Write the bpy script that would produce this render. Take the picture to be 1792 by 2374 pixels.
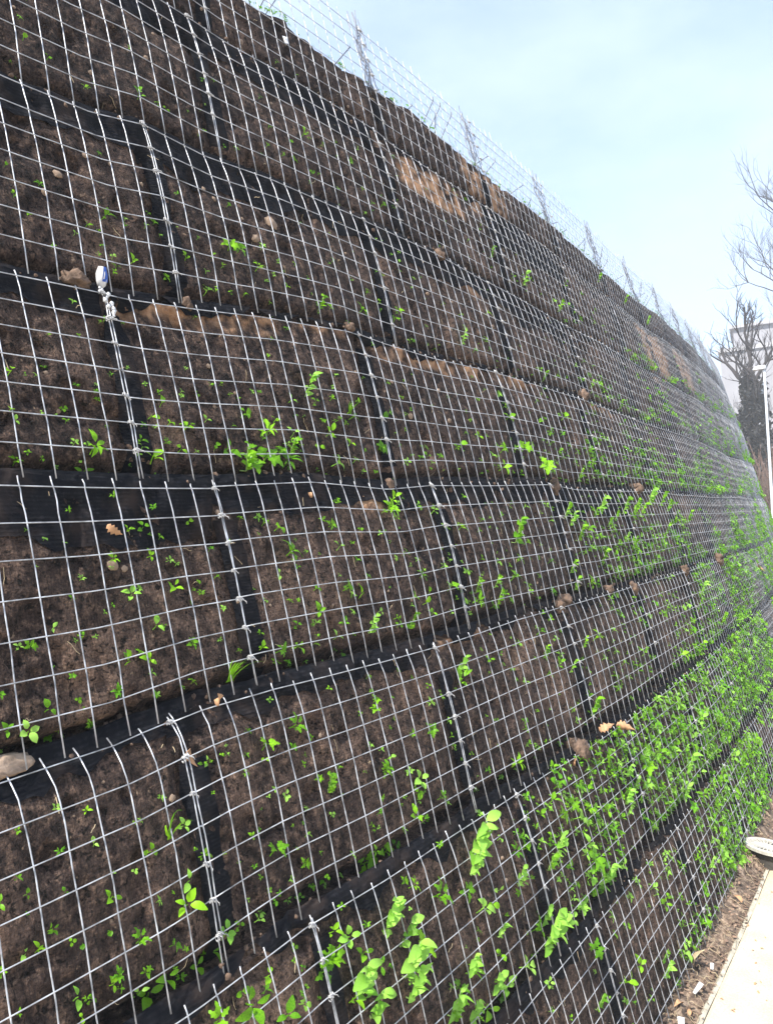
import bpy, math, random
import numpy as np
from mathutils import Matrix, Vector
random.seed(7); rng = np.random.default_rng(7)
R = math.radians
scene = bpy.context.scene
for o in list(bpy.data.objects): bpy.data.objects.remove(o)

# ---------------------------------------------------------------- camera
CAMZ = 1.89
F_PX, IMG_W, IMG_H = 1778.7, 1792.0, 2374.0
FW = np.array([-0.61459192, 0.78867094, 0.01658043])
RT = np.array([0.7872086, 0.61453457, -0.05147699])
UP = np.array([-0.0508, 0.0186, 0.9985])
RT = RT - FW * RT.dot(FW); RT /= np.linalg.norm(RT)
UP = np.cross(RT, FW)
cam_d = bpy.data.cameras.new('camera'); cam = bpy.data.objects.new('camera', cam_d)
scene.collection.objects.link(cam)
cam.matrix_world = Matrix(((RT[0], UP[0], -FW[0], 0), (RT[1], UP[1], -FW[1], 0), (RT[2], UP[2], -FW[2], CAMZ), (0, 0, 0, 1)))
cam_d.sensor_fit = 'VERTICAL'; cam_d.sensor_height = 24.0; cam_d.lens = 24.0 * F_PX / IMG_H
cam_d.clip_start = 0.05; cam_d.clip_end = 2000
scene.camera = cam

# ---------------------------------------------------------------- sky, sun, exposure
SUN_EL, SUN_AZ = R(50), R(184)          # azimuth from +Y towards +X
world = bpy.data.worlds.new('World'); scene.world = world; world.use_nodes = True
wn = world.node_tree.nodes; wl = world.node_tree.links; wn.clear()
w_out = wn.new('ShaderNodeOutputWorld'); w_bg = wn.new('ShaderNodeBackground')
w_sky = wn.new('ShaderNodeTexSky'); w_sky.sky_type = 'NISHITA'; w_sky.sun_disc = False
w_sky.sun_elevation = SUN_EL; w_sky.sun_rotation = SUN_AZ
w_sky.air_density = 1.0; w_sky.dust_density = 1.6; w_sky.ozone_density = 1.4
w_bg.inputs['Strength'].default_value = 0.095
# thin high cloud veil over the whole dome
w_tc = wn.new('ShaderNodeTexCoord'); w_map = wn.new('ShaderNodeMapping'); w_map.inputs['Scale'].default_value = (1.0, 1.0, 2.2)
w_nz = wn.new('ShaderNodeTexNoise'); w_nz.inputs['Scale'].default_value = 3.4; w_nz.inputs['Detail'].default_value = 5; w_nz.inputs['Roughness'].default_value = 0.55
w_rp = wn.new('ShaderNodeValToRGB'); w_rp.color_ramp.elements[0].position = 0.36; w_rp.color_ramp.elements[1].position = 0.72
w_rp.color_ramp.elements[0].color = (0.45, 0.45, 0.45, 1); w_rp.color_ramp.elements[1].color = (0.92, 0.92, 0.92, 1)
w_mix = wn.new('ShaderNodeMix'); w_mix.data_type = 'RGBA'; w_mix.inputs['B'].default_value = (2.55, 3.1, 4.0, 1)
wl.new(w_tc.outputs['Generated'], w_map.inputs['Vector']); wl.new(w_map.outputs['Vector'], w_nz.inputs['Vector'])
wl.new(w_nz.outputs['Fac'], w_rp.inputs['Fac']); wl.new(w_rp.outputs['Color'], w_mix.inputs['Factor'])
wl.new(w_sky.outputs['Color'], w_mix.inputs['A']); wl.new(w_mix.outputs['Result'], w_bg.inputs['Color'])
wl.new(w_bg.outputs['Background'], w_out.inputs['Surface'])
sun_d = bpy.data.lights.new('sun', 'SUN'); sun = bpy.data.objects.new('sun', sun_d); scene.collection.objects.link(sun)
sun_d.energy = 2.7; sun_d.angle = R(3); sun_d.color = (1.0, 0.95, 0.86)
SUN_V = Vector((math.sin(SUN_AZ) * math.cos(SUN_EL), math.cos(SUN_AZ) * math.cos(SUN_EL), math.sin(SUN_EL)))
sun.rotation_euler = SUN_V.to_track_quat('Z', 'Y').to_euler(); sun.location = (0, 0, 20)
scene.view_settings.view_transform = 'Standard'; scene.view_settings.look = 'None'
scene.view_settings.exposure = 1.85; scene.view_settings.gamma = 1.0; scene.view_settings.use_curve_mapping = False
scene.render.engine = 'CYCLES'
scene.cycles.max_bounces = 6; scene.cycles.volume_bounces = 1; scene.cycles.transparent_max_bounces = 8
scene.render.resolution_x = 772; scene.render.resolution_y = 1024

# ---------------------------------------------------------------- helpers
def link(o, parent=None):
    scene.collection.objects.link(o)
    if parent is not None: o.parent = parent
    return o
def tag(o, label=None, cat=None, group=None, kind=None):
    if label: o['label'] = label
    if cat: o['category'] = cat
    if group: o['group'] = group
    if kind: o['kind'] = kind
    return o
def empty(name, loc=(0, 0, 0)):
    o = bpy.data.objects.new(name, None); o.location = loc; o.empty_display_size = 0.05
    return link(o)
class MB:
    def __init__(self): self.v = []; self.f = []; self.n = 0
    def add(self, V, Fc):
        V = np.asarray(V, float); self.v.append(V); n = self.n
        self.f += [tuple(int(i) + n for i in q) for q in Fc]; self.n += len(V)
        return self
    def mesh(self, name, mat, smooth=False):
        me = bpy.data.meshes.new(name)
        V = np.concatenate(self.v) if self.v else np.zeros((0, 3))
        me.from_pydata(V.tolist(), [], self.f)
        if smooth: me.polygons.foreach_set('use_smooth', [True] * len(me.polygons))
        if mat: me.materials.append(mat)
        me.update(); return me
    def build(self, name, mat, parent=None, smooth=False):
        return link(bpy.data.objects.new(name, self.mesh(name, mat, smooth)), parent)
def new_obj(name, me, parent=None, mw=None):
    o = bpy.data.objects.new(name, me); link(o, parent)
    if mw is not None: o.matrix_basis = mw
    return o
def tube(P, r, n=5, caps=True):
    P = np.asarray(P, float); N = len(P)
    r = np.broadcast_to(np.asarray(r, float), (N,))
    T = np.gradient(P, axis=0); T /= (np.linalg.norm(T, axis=1, keepdims=True) + 1e-12)
    ref = np.array([0.0, 0.0, 1.0]) if abs(T[:, 2]).mean() < 0.8 else np.array([1.0, 0.2, 0.0])
    A = np.cross(T, ref); A /= (np.linalg.norm(A, axis=1, keepdims=True) + 1e-12); B = np.cross(T, A)
    an = np.arange(n) * 2 * math.pi / n
    V = (P[:, None, :] + r[:, None, None] * (np.cos(an)[None, :, None] * A[:, None, :] + np.sin(an)[None, :, None] * B[:, None, :])).reshape(-1, 3)
    Fc = []
    for i in range(N - 1):
        for j in range(n):
            j2 = (j + 1) % n
            Fc.append((i * n + j, i * n + j2, (i + 1) * n + j2, (i + 1) * n + j))
    if caps: Fc.append(tuple(range(n - 1, -1, -1))); Fc.append(tuple((N - 1) * n + j for j in range(n)))
    return V, Fc
def boxv(x0, x1, y0, y1, z0, z1):
    V = [(x0, y0, z0), (x1, y0, z0), (x1, y1, z0), (x0, y1, z0), (x0, y0, z1), (x1, y0, z1), (x1, y1, z1), (x0, y1, z1)]
    return V, [(0, 3, 2, 1), (4, 5, 6, 7), (0, 1, 5, 4), (1, 2, 6, 5), (2, 3, 7, 6), (3, 0, 4, 7)]
_tab = np.random.default_rng(3).random((256, 256))
def vn(x, y, seed=0):
    x = np.asarray(x, float) + seed * 17.31; y = np.asarray(y, float) + seed * 9.77
    xi = np.floor(x).astype(int); yi = np.floor(y).astype(int); fx = x - xi; fy = y - yi
    fx = fx * fx * (3 - 2 * fx); fy = fy * fy * (3 - 2 * fy)
    g = lambda a, b: _tab[a % 256, b % 256]
    return ((g(xi, yi) * (1 - fx) + g(xi + 1, yi) * fx) * (1 - fy) + (g(xi, yi + 1) * (1 - fx) + g(xi + 1, yi + 1) * fx) * fy) * 2 - 1
def fbm(x, y, seed=0, o=4, g=0.5):
    s = 0; a = 1; t = 0
    for i in range(o):
        s = s + a * vn(x * 2 ** i, y * 2 ** i, seed + i * 3); t += a; a *= g
    return s / t

# ---------------------------------------------------------------- materials
def mat(name):
    m = bpy.data.materials.new(name); m.use_nodes = True
    nt = m.node_tree; b = nt.nodes['Principled BSDF']
    return m, nt, b
def noise(nt, scale, detail=4, rough=0.55, vec=None, dist=0.0):
    n = nt.nodes.new('ShaderNodeTexNoise'); n.inputs['Scale'].default_value = scale
    n.inputs['Detail'].default_value = detail; n.inputs['Roughness'].default_value = rough; n.inputs['Distortion'].default_value = dist
    if vec is not None: nt.links.new(vec, n.inputs['Vector'])
    return n
def ramp(nt, fac, stops):
    r = nt.nodes.new('ShaderNodeValToRGB'); e = r.color_ramp.elements
    while len(e) < len(stops): e.new(0.5)
    for i, (p, c) in enumerate(stops):
        e[i].position = p; e[i].color = (c[0], c[1], c[2], 1) if not isinstance(c, (int, float)) else (c, c, c, 1)
    nt.links.new(fac, r.inputs['Fac']); return r
def mixc(nt, fac, a, b, mode='MIX'):
    m = nt.nodes.new('ShaderNodeMix'); m.data_type = 'RGBA'; m.blend_type = mode
    for k, v in (('Factor', fac), ('A', a), ('B', b)):
        if hasattr(v, 'is_linked'): nt.links.new(v, m.inputs[k])
        elif isinstance(v, (int, float)): m.inputs[k].default_value = v
        else: m.inputs[k].default_value = (v[0], v[1], v[2], 1)
    return m.outputs['Result']
def bump(nt, b, h, strength=0.5, dist=0.01):
    n = nt.nodes.new('ShaderNodeBump'); n.inputs['Strength'].default_value = strength; n.inputs['Distance'].default_value = dist
    nt.links.new(h, n.inputs['Height']); nt.links.new(n.outputs['Normal'], b.inputs['Normal'])
def objco(nt): return nt.nodes.new('ShaderNodeTexCoord').outputs['Object']
def simple(name, col, rough=0.7, var=0.25, scale=20, metallic=0.0, bmp=0.0):
    m, nt, b = mat(name); co = objco(nt)
    n = noise(nt, scale, 5, 0.6, co)
    lo = [c * (1 - var) for c in col]; hi = [min(1, c * (1 + var)) for c in col]
    r = ramp(nt, n.outputs['Fac'], [(0.3, lo), (0.7, hi)])
    nt.links.new(r.outputs['Color'], b.inputs['Base Color'])
    b.inputs['Roughness'].default_value = rough; b.inputs['Metallic'].default_value = metallic
    if bmp: bump(nt, b, n.outputs['Fac'], 0.6, bmp)
    return m

def soil_material():
    m, nt, b = mat('netted_soil'); co = objco(nt); L = nt.links
    big = noise(nt, 3.2, 5, 0.6, co); mid = noise(nt, 42, 6, 0.7, co); fine = noise(nt, 170, 3, 0.6, co)
    c1 = ramp(nt, big.outputs['Fac'], [(0.40, (0.024, 0.015, 0.013)), (0.53, (0.080, 0.051, 0.040)), (0.66, (0.28, 0.18, 0.13))])
    c2 = ramp(nt, mid.outputs['Fac'], [(0.38, (0.006, 0.004, 0.004)), (0.51, (0.062, 0.041, 0.034)), (0.66, (0.28, 0.182, 0.13))])
    col = mixc(nt, 0.55, c1.outputs['Color'], c2.outputs['Color'])
    f = ramp(nt, fine.outputs['Fac'], [(0.3, 0.55), (0.5, 1.0), (0.74, 1.75)])
    col = mixc(nt, 1.0, col, f.outputs['Color'], 'MULTIPLY')
    pit = noise(nt, 75, 3, 0.6, co, 0.4); pr = ramp(nt, pit.outputs['Fac'], [(0.36, 0.08), (0.46, 1.0)])
    col = mixc(nt, 1.0, col, pr.outputs['Color'], 'MULTIPLY')
    # pale crumbs of grit
    gr = noise(nt, 60, 2, 0.5, co); g = ramp(nt, gr.outputs['Fac'], [(0.70, 0.0), (0.76, 1.0)])
    gm = nt.nodes.new('ShaderNodeMath'); gm.operation = 'MULTIPLY'; gm.inputs[1].default_value = 0.6
    L.new(g.outputs['Color'], gm.inputs[0])
    col = mixc(nt, gm.outputs[0], col, (0.38, 0.27, 0.19))
    # orange subsoil where the netting is torn away
    at = nt.nodes.new('ShaderNodeAttribute'); at.attribute_name = 'exposed'
    on = noise(nt, 30, 4, 0.6, co)
    oc = ramp(nt, on.outputs['Fac'], [(0.3, (0.30, 0.15, 0.075)), (0.7, (0.60, 0.37, 0.22))])
    col = mixc(nt, at.outputs['Fac'], col, oc.outputs['Color'])
    # black netting weave over the soil
    uv = nt.nodes.new('ShaderNodeUVMap'); sep = nt.nodes.new('ShaderNodeSeparateXYZ'); L.new(uv.outputs['UV'], sep.inputs[0])
    def sine(sock, per):
        a = nt.nodes.new('ShaderNodeMath'); a.operation = 'MULTIPLY'; a.inputs[1].default_value = 2 * math.pi / per; L.new(sock, a.inputs[0])
        s = nt.nodes.new('ShaderNodeMath'); s.operation = 'SINE'; L.new(a.outputs[0], s.inputs[0]); return s.outputs[0]
    mx = nt.nodes.new('ShaderNodeMath'); mx.operation = 'MAXIMUM'; L.new(sine(sep.outputs[0], 0.0075), mx.inputs[0]); L.new(sine(sep.outputs[1], 0.006), mx.inputs[1])
    wv = ramp(nt, mx.outputs[0], [(0.72, 0.0), (0.95, 0.36)])
    inv = nt.nodes.new('ShaderNodeMath'); inv.operation = 'SUBTRACT'; inv.inputs[0].default_value = 1.0; L.new(at.outputs['Fac'], inv.inputs[1])
    wm = nt.nodes.new('ShaderNodeMath'); wm.operation = 'MULTIPLY'; L.new(wv.outputs['Color'], wm.inputs[0]); L.new(inv.outputs[0], wm.inputs[1])
    col = mixc(nt, wm.outputs[0], col, (0.014, 0.014, 0.017))
    L.new(col, b.inputs['Base Color']); b.inputs['Roughness'].default_value = 0.9; b.inputs['Specular IOR Level'].default_value = 0.25
    ad = nt.nodes.new('ShaderNodeMath'); ad.operation = 'ADD'; L.new(mid.outputs['Fac'], ad.inputs[0]); L.new(fine.outputs['Fac'], ad.inputs[1])
    bump(nt, b, ad.outputs[0], 0.9, 0.012)
    return m
def net_material():
    m, nt, b = mat('black_netting'); L = nt.links
    uv = nt.nodes.new('ShaderNodeUVMap'); sep = nt.nodes.new('ShaderNodeSeparateXYZ'); L.new(uv.outputs['UV'], sep.inputs[0])
    a = nt.nodes.new('ShaderNodeMath'); a.operation = 'MULTIPLY'; a.inputs[1].default_value = 2 * math.pi / 0.0085; L.new(sep.outputs[1], a.inputs[0])
    s = nt.nodes.new('ShaderNodeMath'); s.operation = 'SINE'; L.new(a.outputs[0], s.inputs[0])
    n = noise(nt, 60, 4, 0.6, objco(nt)); n2 = noise(nt, 9, 4, 0.6, objco(nt))
    ad = nt.nodes.new('ShaderNodeMath'); ad.operation = 'MULTIPLY_ADD'; ad.inputs[1].default_value = 0.07; L.new(s.outputs[0], ad.inputs[0]); L.new(n.outputs['Fac'], ad.inputs[2])
    r = ramp(nt, ad.outputs[0], [(0.30, (0.004, 0.005, 0.008)), (0.55, (0.007, 0.008, 0.011)), (0.80, (0.026, 0.026, 0.031))])
    d = ramp(nt, n2.outputs['Fac'], [(0.52, 0.0), (0.75, 0.5)])
    col = mixc(nt, d.outputs['Color'], r.outputs['Color'], (0.065, 0.045, 0.036))
    L.new(col, b.inputs['Base Color']); b.inputs['Roughness'].default_value = 0.95; b.inputs['Specular IOR Level'].default_value = 0.1
    bump(nt, b, ad.outputs[0], 0.7, 0.004)
    return m
def leaf_material(name, dark, light, trans=0.35):
    m, nt, b = mat(name); L = nt.links
    oi = nt.nodes.new('ShaderNodeObjectInfo'); n = noise(nt, 25, 3, 0.5, objco(nt))
    ad = nt.nodes.new('ShaderNodeMath'); ad.operation = 'MULTIPLY_ADD'; ad.inputs[1].default_value = 0.5; L.new(oi.outputs['Random'], ad.inputs[0]); 
    hf = nt.nodes.new('ShaderNodeMath'); hf.operation = 'MULTIPLY'; hf.inputs[1].default_value = 0.6; L.new(n.outputs['Fac'], hf.inputs[0]); L.new(hf.outputs[0], ad.inputs[2])
    r = ramp(nt, ad.outputs[0], [(0.2, dark), (0.75, light)])
    L.new(r.outputs['Color'], b.inputs['Base Color']); b.inputs['Roughness'].default_value = 0.5; b.inputs['Specular IOR Level'].default_value = 0.3
    t = nt.nodes.new('ShaderNodeBsdfTranslucent'); L.new(r.outputs['Color'], t.inputs['Color'])
    mx = nt.nodes.new('ShaderNodeMixShader'); mx.inputs['Fac'].default_value = trans
    L.new(b.outputs['BSDF'], mx.inputs[1]); L.new(t.outputs['BSDF'], mx.inputs[2])
    L.new(mx.outputs['Shader'], nt.nodes['Material Output'].inputs['Surface'])
    return m
M = {}
M['soil'] = soil_material(); M['net'] = net_material()
M['wire'] = simple('galvanised_wire', (0.44, 0.455, 0.49), 0.45, 0.6, 30, 0.4)
M['tie'] = simple('tie_wire', (0.42, 0.42, 0.43), 0.5, 0.35, 120, 0.3)
M['brace'] = simple('dark_wire', (0.17, 0.18, 0.21), 0.5, 0.25, 60, 0.5)  # darker blue-grey wire for the top row's stays and loose ends
M['leaf'] = leaf_material('green_leaf', (0.055, 0.21, 0.006), (0.27, 0.58, 0.015), 0.4)
M['pale'] = leaf_material('pale_leaf', (0.21, 0.50, 0.04), (0.38, 0.68, 0.11), 0.42)
M['dark'] = leaf_material('moss_green', (0.05, 0.20, 0.006), (0.15, 0.42, 0.012), 0.35)
M['stem'] = simple('stem', (0.20, 0.32, 0.09), 0.6, 0.2, 40)
M['clod'] = simple('earth_clod', (0.13, 0.085, 0.06), 0.95, 0.6, 45, 0, 0.02)
M['stone'] = simple('tan_stone', (0.36, 0.26, 0.19), 0.9, 0.4, 50, 0, 0.01)
M['dry'] = simple('dry_leaf', (0.42, 0.24, 0.13), 0.8, 0.35, 50)
M['straw'] = simple('straw', (0.42, 0.33, 0.21), 0.8, 0.35, 60)
M['white'] = simple('white_plastic', (0.60, 0.61, 0.63), 0.5, 0.3, 60)
M['blue'] = simple('blue_plastic', (0.02, 0.09, 0.42), 0.35, 0.2, 30)

# ---------------------------------------------------------------- the wall's shape
D0, ZC, DE, KAP, S0, PD, TH = 1.5011, 0.1166, 0.13452, 0.015134, 0.58, 0.12205, 0.50518
DZ = {0: [(.73, .009), (1., .005), (1.24, .003), (1.62, .017), (1.99, -.001), (2.28, .018), (3.24, .032), (3.59, .011), (5.09, .003), (6.23, -.016), (14.14, -.043)],
 -1: [(.5, -.03), (.87, -.022), (1.09, .005), (1.29, .011), (1.75, .003), (2.01, .002), (2.57, .015), (3.04, .01), (4.84, .001), (5.89, .001), (8.64, -.039)],
 -2: [(.92, -.003), (1.23, .014), (1.52, .004), (1.82, .004), (2.18, -.001), (2.5, -.004), (2.82, -.016), (5.24, -.007)],
 -3: [(1.91, -.002), (2.51, .002), (3.45, -.015)],
 1: [(.8, -.035), (1.01, -.03), (1.12, -.029), (1.33, -.013), (1.59, .013), (1.99, .036), (2.2, .024), (2.51, .022), (3.06, .034), (4.05, .023), (5.14, -.016), (6.72, -.02), (9.1, -.085), (14.88, .026)],
 2: [(.93, -.028), (1.13, -.021), (1.3, .013), (1.52, .001), (1.79, .021), (2.29, .029), (2.78, .029), (3.27, .018), (4.09, -.017), (5.96, -.047), (6.61, -.06), (7.74, -.063), (9.66, -.046), (13.31, .08)],
 3: [(1.58, .015), (1.75, .003), (2.16, .016), (2.61, .026), (2.7, .012), (3.53, .002), (4.49, -.016), (6.6, -.1), (7.49, -.065), (8.53, -.069), (9.91, -.04), (12.3, .022)],
 4: [(2.71, .044), (3.65, .028), (4.67, .007), (6.26, -.051), (9.56, .001)]}
JO = {-3: .51, -2: .244, -1: .002, 0: .248, 1: .046, 2: .289, 3: .583, 4: .69}
TIERS = list(range(4, -4, -1))
ROWN = {4: 'top', 3: 'second', 2: 'third', 1: 'fourth', 0: 'fifth', -1: 'sixth', -2: 'seventh', -3: 'bottom'}
_o1 = ['first', 'second', 'third', 'fourth', 'fifth', 'sixth', 'seventh', 'eighth', 'ninth', 'tenth', 'eleventh', 'twelfth', 'thirteenth', 'fourteenth', 'fifteenth', 'sixteenth', 'seventeenth', 'eighteenth', 'nineteenth']
_tens = ['twent', 'thirt', 'fort', 'fift', 'sixt', 'sevent', 'eight', 'ninet']
def ordn(n):      # 0 -> first
    n = max(0, n) + 1
    if n < 20: return _o1[n - 1]
    t, u = divmod(n, 10); return _tens[t - 2] + ('ieth' if u == 0 else 'y-' + _o1[u - 1])
def dz(k, s):
    if k not in DZ: return 0.0 * s
    a = np.array(DZ[k]); return np.interp(s, a[:, 0], a[:, 1])
def plan(s):
    t = np.maximum(s - S0, 0.0); a = KAP * t
    return -(1 - np.cos(a)) / KAP, np.minimum(s, S0) + np.sin(a) / KAP, a
def wall(k, s, v, n=0.0):
    """point of tier k at arc length s, v = 0 top bar .. 1 foot of the panel, n = metres out of the face"""
    s = np.asarray(s, float); v = np.asarray(v, float)
    x, y, a = plan(s)
    zt = ZC + k * TH + dz(k, s) + .004 * vn(s * 1.7, k * 5.3, 11); zb = ZC + (k - 1) * TH + dz(k - 1, s)
    z = zt + (zb - zt) * v
    bul = .007 * np.sin(np.pi * np.clip(v, 0, 1)) * (1 + .8 * vn(s * 1.4, k * 3.1, 5)) + .004 * vn(s * 2.3, v * 2 + k * 7, 8)
    rnd = ((.006 + .028 * np.clip((1.25 - s) / .3, 0, 1)) if k == -1 else (.0 if k == 4 else .005)) * (np.clip(.14 - v, 0, .5) / .14) ** 2
    off = -D0 - DE * k + PD * v + bul - rnd + n
    return np.stack([x + off * np.cos(a), y + off * np.sin(a), z + CAMZ + 0 * off], -1)
def frame(k, s):
    _, _, a = plan(np.array([float(s)])); a = float(a[0])
    nrm = Vector((math.cos(a) * .97, math.sin(a) * .97, .24)).normalized(); tan = Vector((-math.sin(a), math.cos(a), 0))
    return tan, nrm
def project(P):
    Q = P - np.array([0, 0, CAMZ]); d = Q @ FW
    return IMG_W / 2 + F_PX * (Q @ RT) / d, IMG_H / 2 - F_PX * (Q @ UP) / d, d

EXPOSED = {1: [(1.05, 1.7, .0, .16, .8), (1.7, 2.05, .0, .10, .55), (2.1, 3.0, .0, .16, .9), (3.05, 3.55, .0, .13, .8), (4.2, 4.7, 0, .14, .8), (5.0, 5.6, 0, .12, .7)],
           3: [(2.72, 3.35, .04, .42, 1.0), (3.35, 3.6, 0, .2, .8), (6.3, 7.15, .02, .9, 1.25), (7.7, 8.4, .05, .85, 1.15)], 4: [(3.4, 4.0, .55, .98, .8)],
           2: [(2.95, 3.2, .0, .3, .9), (6.2, 6.5, 0, .2, .8)],
           0: [(1.7, 2.25, .0, .2, .75), (3.15, 3.45, .0, .12, .9)], -1: [(1.3, 1.5, 0, .06, .6), (2.0, 2.6, 0, .1, .6), (2.75, 3.0, 0, .08, .6)]}
def exposed(k, s, v):
    e = np.zeros(np.broadcast(s, v).shape)
    for (a, b, c, d, w) in EXPOSED.get(k, []):
        m = np.clip((s - a) / .08, 0, 1) * np.clip((b - s) / .08, 0, 1) * np.clip((v - c + .03) / .03, 0, 1) * np.clip((d - v) / .12, 0, 1)
        e = np.maximum(e, m * w)
    nz = .6 * fbm(s * 9, v * 2.2 + k * 4.1, 21, 4) + .9 * fbm(s * 38, v * 17 + k * 4.1, 23, 3)
    return np.clip(e * (1.0 + nz * 2.2) * 1.2 - .3, 0, 1)
def soil_n(k, s, v):
    """how far the netted earth stands off the wire panel"""
    t = v * .52
    d = -.017 + .011 * fbm(s * 6, t * 7 + k * 3.7, 1, 3) + .010 * fbm(s * 26, t * 18 + k * 5.1, 2, 3)
    dent = fbm(s * 17, t * 13 + k * 2.3, 4, 3); d = d - .018 * np.clip((dent - .22) / .25, 0, 1)
    g = np.abs((s - JO[k] + .5) % 1.0 - .5); d = d - .016 * np.clip(1 - g / .035, 0, 1) * np.clip((v - .1) / .1, 0, 1)
    d = d - .050 * np.clip((v - .87) / .08, 0, 1) ** 1.5 + .012 * np.clip((.06 - v) / .06, 0, 1)
    if k == 0: d = d - .05 * np.clip((.98 - s) / .15, 0, 1) * np.clip((v - .9) / .06, 0, 1)
    lim = np.where(v > .9, .02, -.004)
    return np.minimum(d, lim)
def soil_top(s): return .47 + .07 * fbm(s * 1.1, 0 * s, 31, 4) - .10 * np.exp(-((s - 2.18) / .10) ** 2) - .05 * np.exp(-((s - 3.0) / .12) ** 2)
def sgrid(a, b):
    out = [a]
    while out[-1] < b:
        s = out[-1]; out.append(s + (0.05 if s < .3 else max(.0115, .0056 * s)))
    return np.array(out)
def grid_mesh(name, P, m, uv=None, attr=None, smooth=True):
    A, B = P.shape[:2]; idx = np.arange(A * B).reshape(A, B)
    q = np.stack([idx[:-1, :-1], idx[:-1, 1:], idx[1:, 1:], idx[1:, :-1]], -1).reshape(-1, 4)
    me = bpy.data.meshes.new(name); me.vertices.add(A * B); me.vertices.foreach_set('co', P.reshape(-1))
    me.loops.add(q.size); me.loops.foreach_set('vertex_index', q.reshape(-1).astype(np.int32))
    me.polygons.add(len(q)); me.polygons.foreach_set('loop_start', np.arange(0, q.size, 4, dtype=np.int32))
    me.polygons.foreach_set('use_smooth', np.full(len(q), smooth))
    me.update(calc_edges=True)
    if uv is not None:
        l = me.uv_layers.new(name='UVMap'); l.data.foreach_set('uv', uv.reshape(-1, 2)[q.reshape(-1)].reshape(-1).astype(np.float32))
    if attr is not None:
        at = me.attributes.new('exposed', 'FLOAT', 'POINT'); at.data.foreach_set('value', attr.reshape(-1).astype(np.float32))
    me.materials.append(m); me.validate(); return me

bank = empty('retaining_wall', (-1.2, 0, 0))
tag(bank, 'tall stepped retaining wall of brown earth wrapped in black netting, leaning back and curving away', 'wall')
BI = Matrix.Translation((1.2, 0, 0))
def bank_part(name, me):
    o = bpy.data.objects.new(name, me); link(o, bank); o.matrix_basis = BI; return o
SG = sgrid(-1.6, 27)
for k in TIERS:
    vv = np.concatenate([np.linspace(0, 1, 46), [1.04]]) if k < 4 else np.linspace(0, 1, 40)
    Sg, Vg = np.meshgrid(SG, vv, indexing='ij')
    if k == 4: Vg = soil_top(Sg) + (1 - soil_top(Sg)) * Vg
    N = soil_n(k, Sg, Vg)
    if k == 4: N = N - .03 * np.clip(1 - (Vg - soil_top(Sg)) / .06, 0, 1) ** 2
    P = wall(k, Sg, Vg, N); UV = np.stack([Sg, Vg * .52], -1)
    EX = exposed(k, Sg, Vg)
    if k < 4:      # little ledge running back under the tier above
        back = np.stack([wall(k, SG, 0 * SG - .012, np.minimum(soil_n(k, SG, 0 * SG), 0) - dd) for dd in (.10, .03)], 1)
        back[:, :, 2] += .004 * vn(SG * 30, 0 * SG + k, 3)[:, None]
        P = np.concatenate([back, P], 1); UV = np.concatenate([np.stack([np.stack([SG, 0 * SG - dd], -1) for dd in (.10, .03)], 1), UV], 1)
        EX = np.concatenate([EX[:, :1], EX[:, :1], EX], 1)
    bank_part('soil_face', grid_mesh('soil_face', P, M['soil'], UV, EX))
# ground on top of the bank, running back from the edge
rows = []
for dd, h in ((.0, 0), (.06, .012), (.2, .0), (.6, -.03), (2, -.05), (6, -.05), (14, -.05)):
    vt = soil_top(SG); P = wall(4, SG, vt, soil_n(4, SG, vt) - .03 - dd); P[:, 2] += h + .02 * fbm(SG * 5, 0 * SG + dd * 3, 41) * min(1, dd * 10); rows.append(P)
P = np.stack(rows, 1); UV = np.stack([np.stack([SG, 0 * SG + i * .3], -1) for i in range(len(rows))], 1)
bank_part('bank_top', grid_mesh('bank_top', P, M['soil'], UV, np.zeros(P.shape[:2])))

def sheet(name, k, sa, sb, va, vb, lift, ns=24, nv=10, edge=.03, seed=0):
    s = np.linspace(sa, sb, ns); lo = vb + edge * fbm(s * 9, 0 * s + k, 50 + seed, 4) * 2
    hi = va + edge * .35 * fbm(s * 7, 0 * s + k * 2, 60 + seed, 3)
    S2 = np.repeat(s[:, None], nv, 1); V2 = hi[:, None] + (lo - hi)[:, None] * np.linspace(0, 1, nv)[None]
    N2 = soil_n(k, S2, np.maximum(V2, 0)) + lift + .003 * fbm(S2 * 20, V2 * 12, 70 + seed, 2)
    Vc = np.maximum(V2, -.012); P = wall(k, S2, Vc, N2)
    over = np.clip(-.012 - V2, 0, 1)                      # laps up and back over the ledge
    fold = over * .52; P[:, :, 0] -= fold * .75; P[:, :, 2] += fold * .75 + .008 * np.sin(np.clip(fold / .03, 0, 1) * np.pi)
    bank_part(name, grid_mesh(name, P, M['net'], np.stack([S2, V2 * .52], -1)))
NOBAND = {(1, 1), (1, 2), (1, 3), (3, 2), (4, 2)}
WIDE = {(0, 0): .26, (0, 1): .14, (-1, 1): .09, (3, 1): .2, (3, 0): .22, (2, 0): .16, (2, 1): .2, (2, 2): .2, (1, 0): .12, (0, 2): .12, (0, 3): .28, (2, 3): .25, (3, 3): .4}
for k in TIERS:
    for j in range(-2, 14):
        a = JO[k] + j
        if k < 4:
            w = WIDE.get((k, j), .01 + .09 * random.random() ** 1.3)
            if (k, j) in NOBAND: w = .0
            sheet('netting_fold', k, a - .01, a + 1.0, -.055, w, .004, 70 if a < 4 else 16, 10 if a < 4 else 5, .06, j % 7)
        if k < 4 or True:
            top = random.uniform(.08, .2) if k < 4 else .62
            sheet('netting_seam', k, a + .004, a + random.uniform(.05, .075), top, .985, .006, 4, 14 if a < 4 else 6, .004, j % 5)

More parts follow.
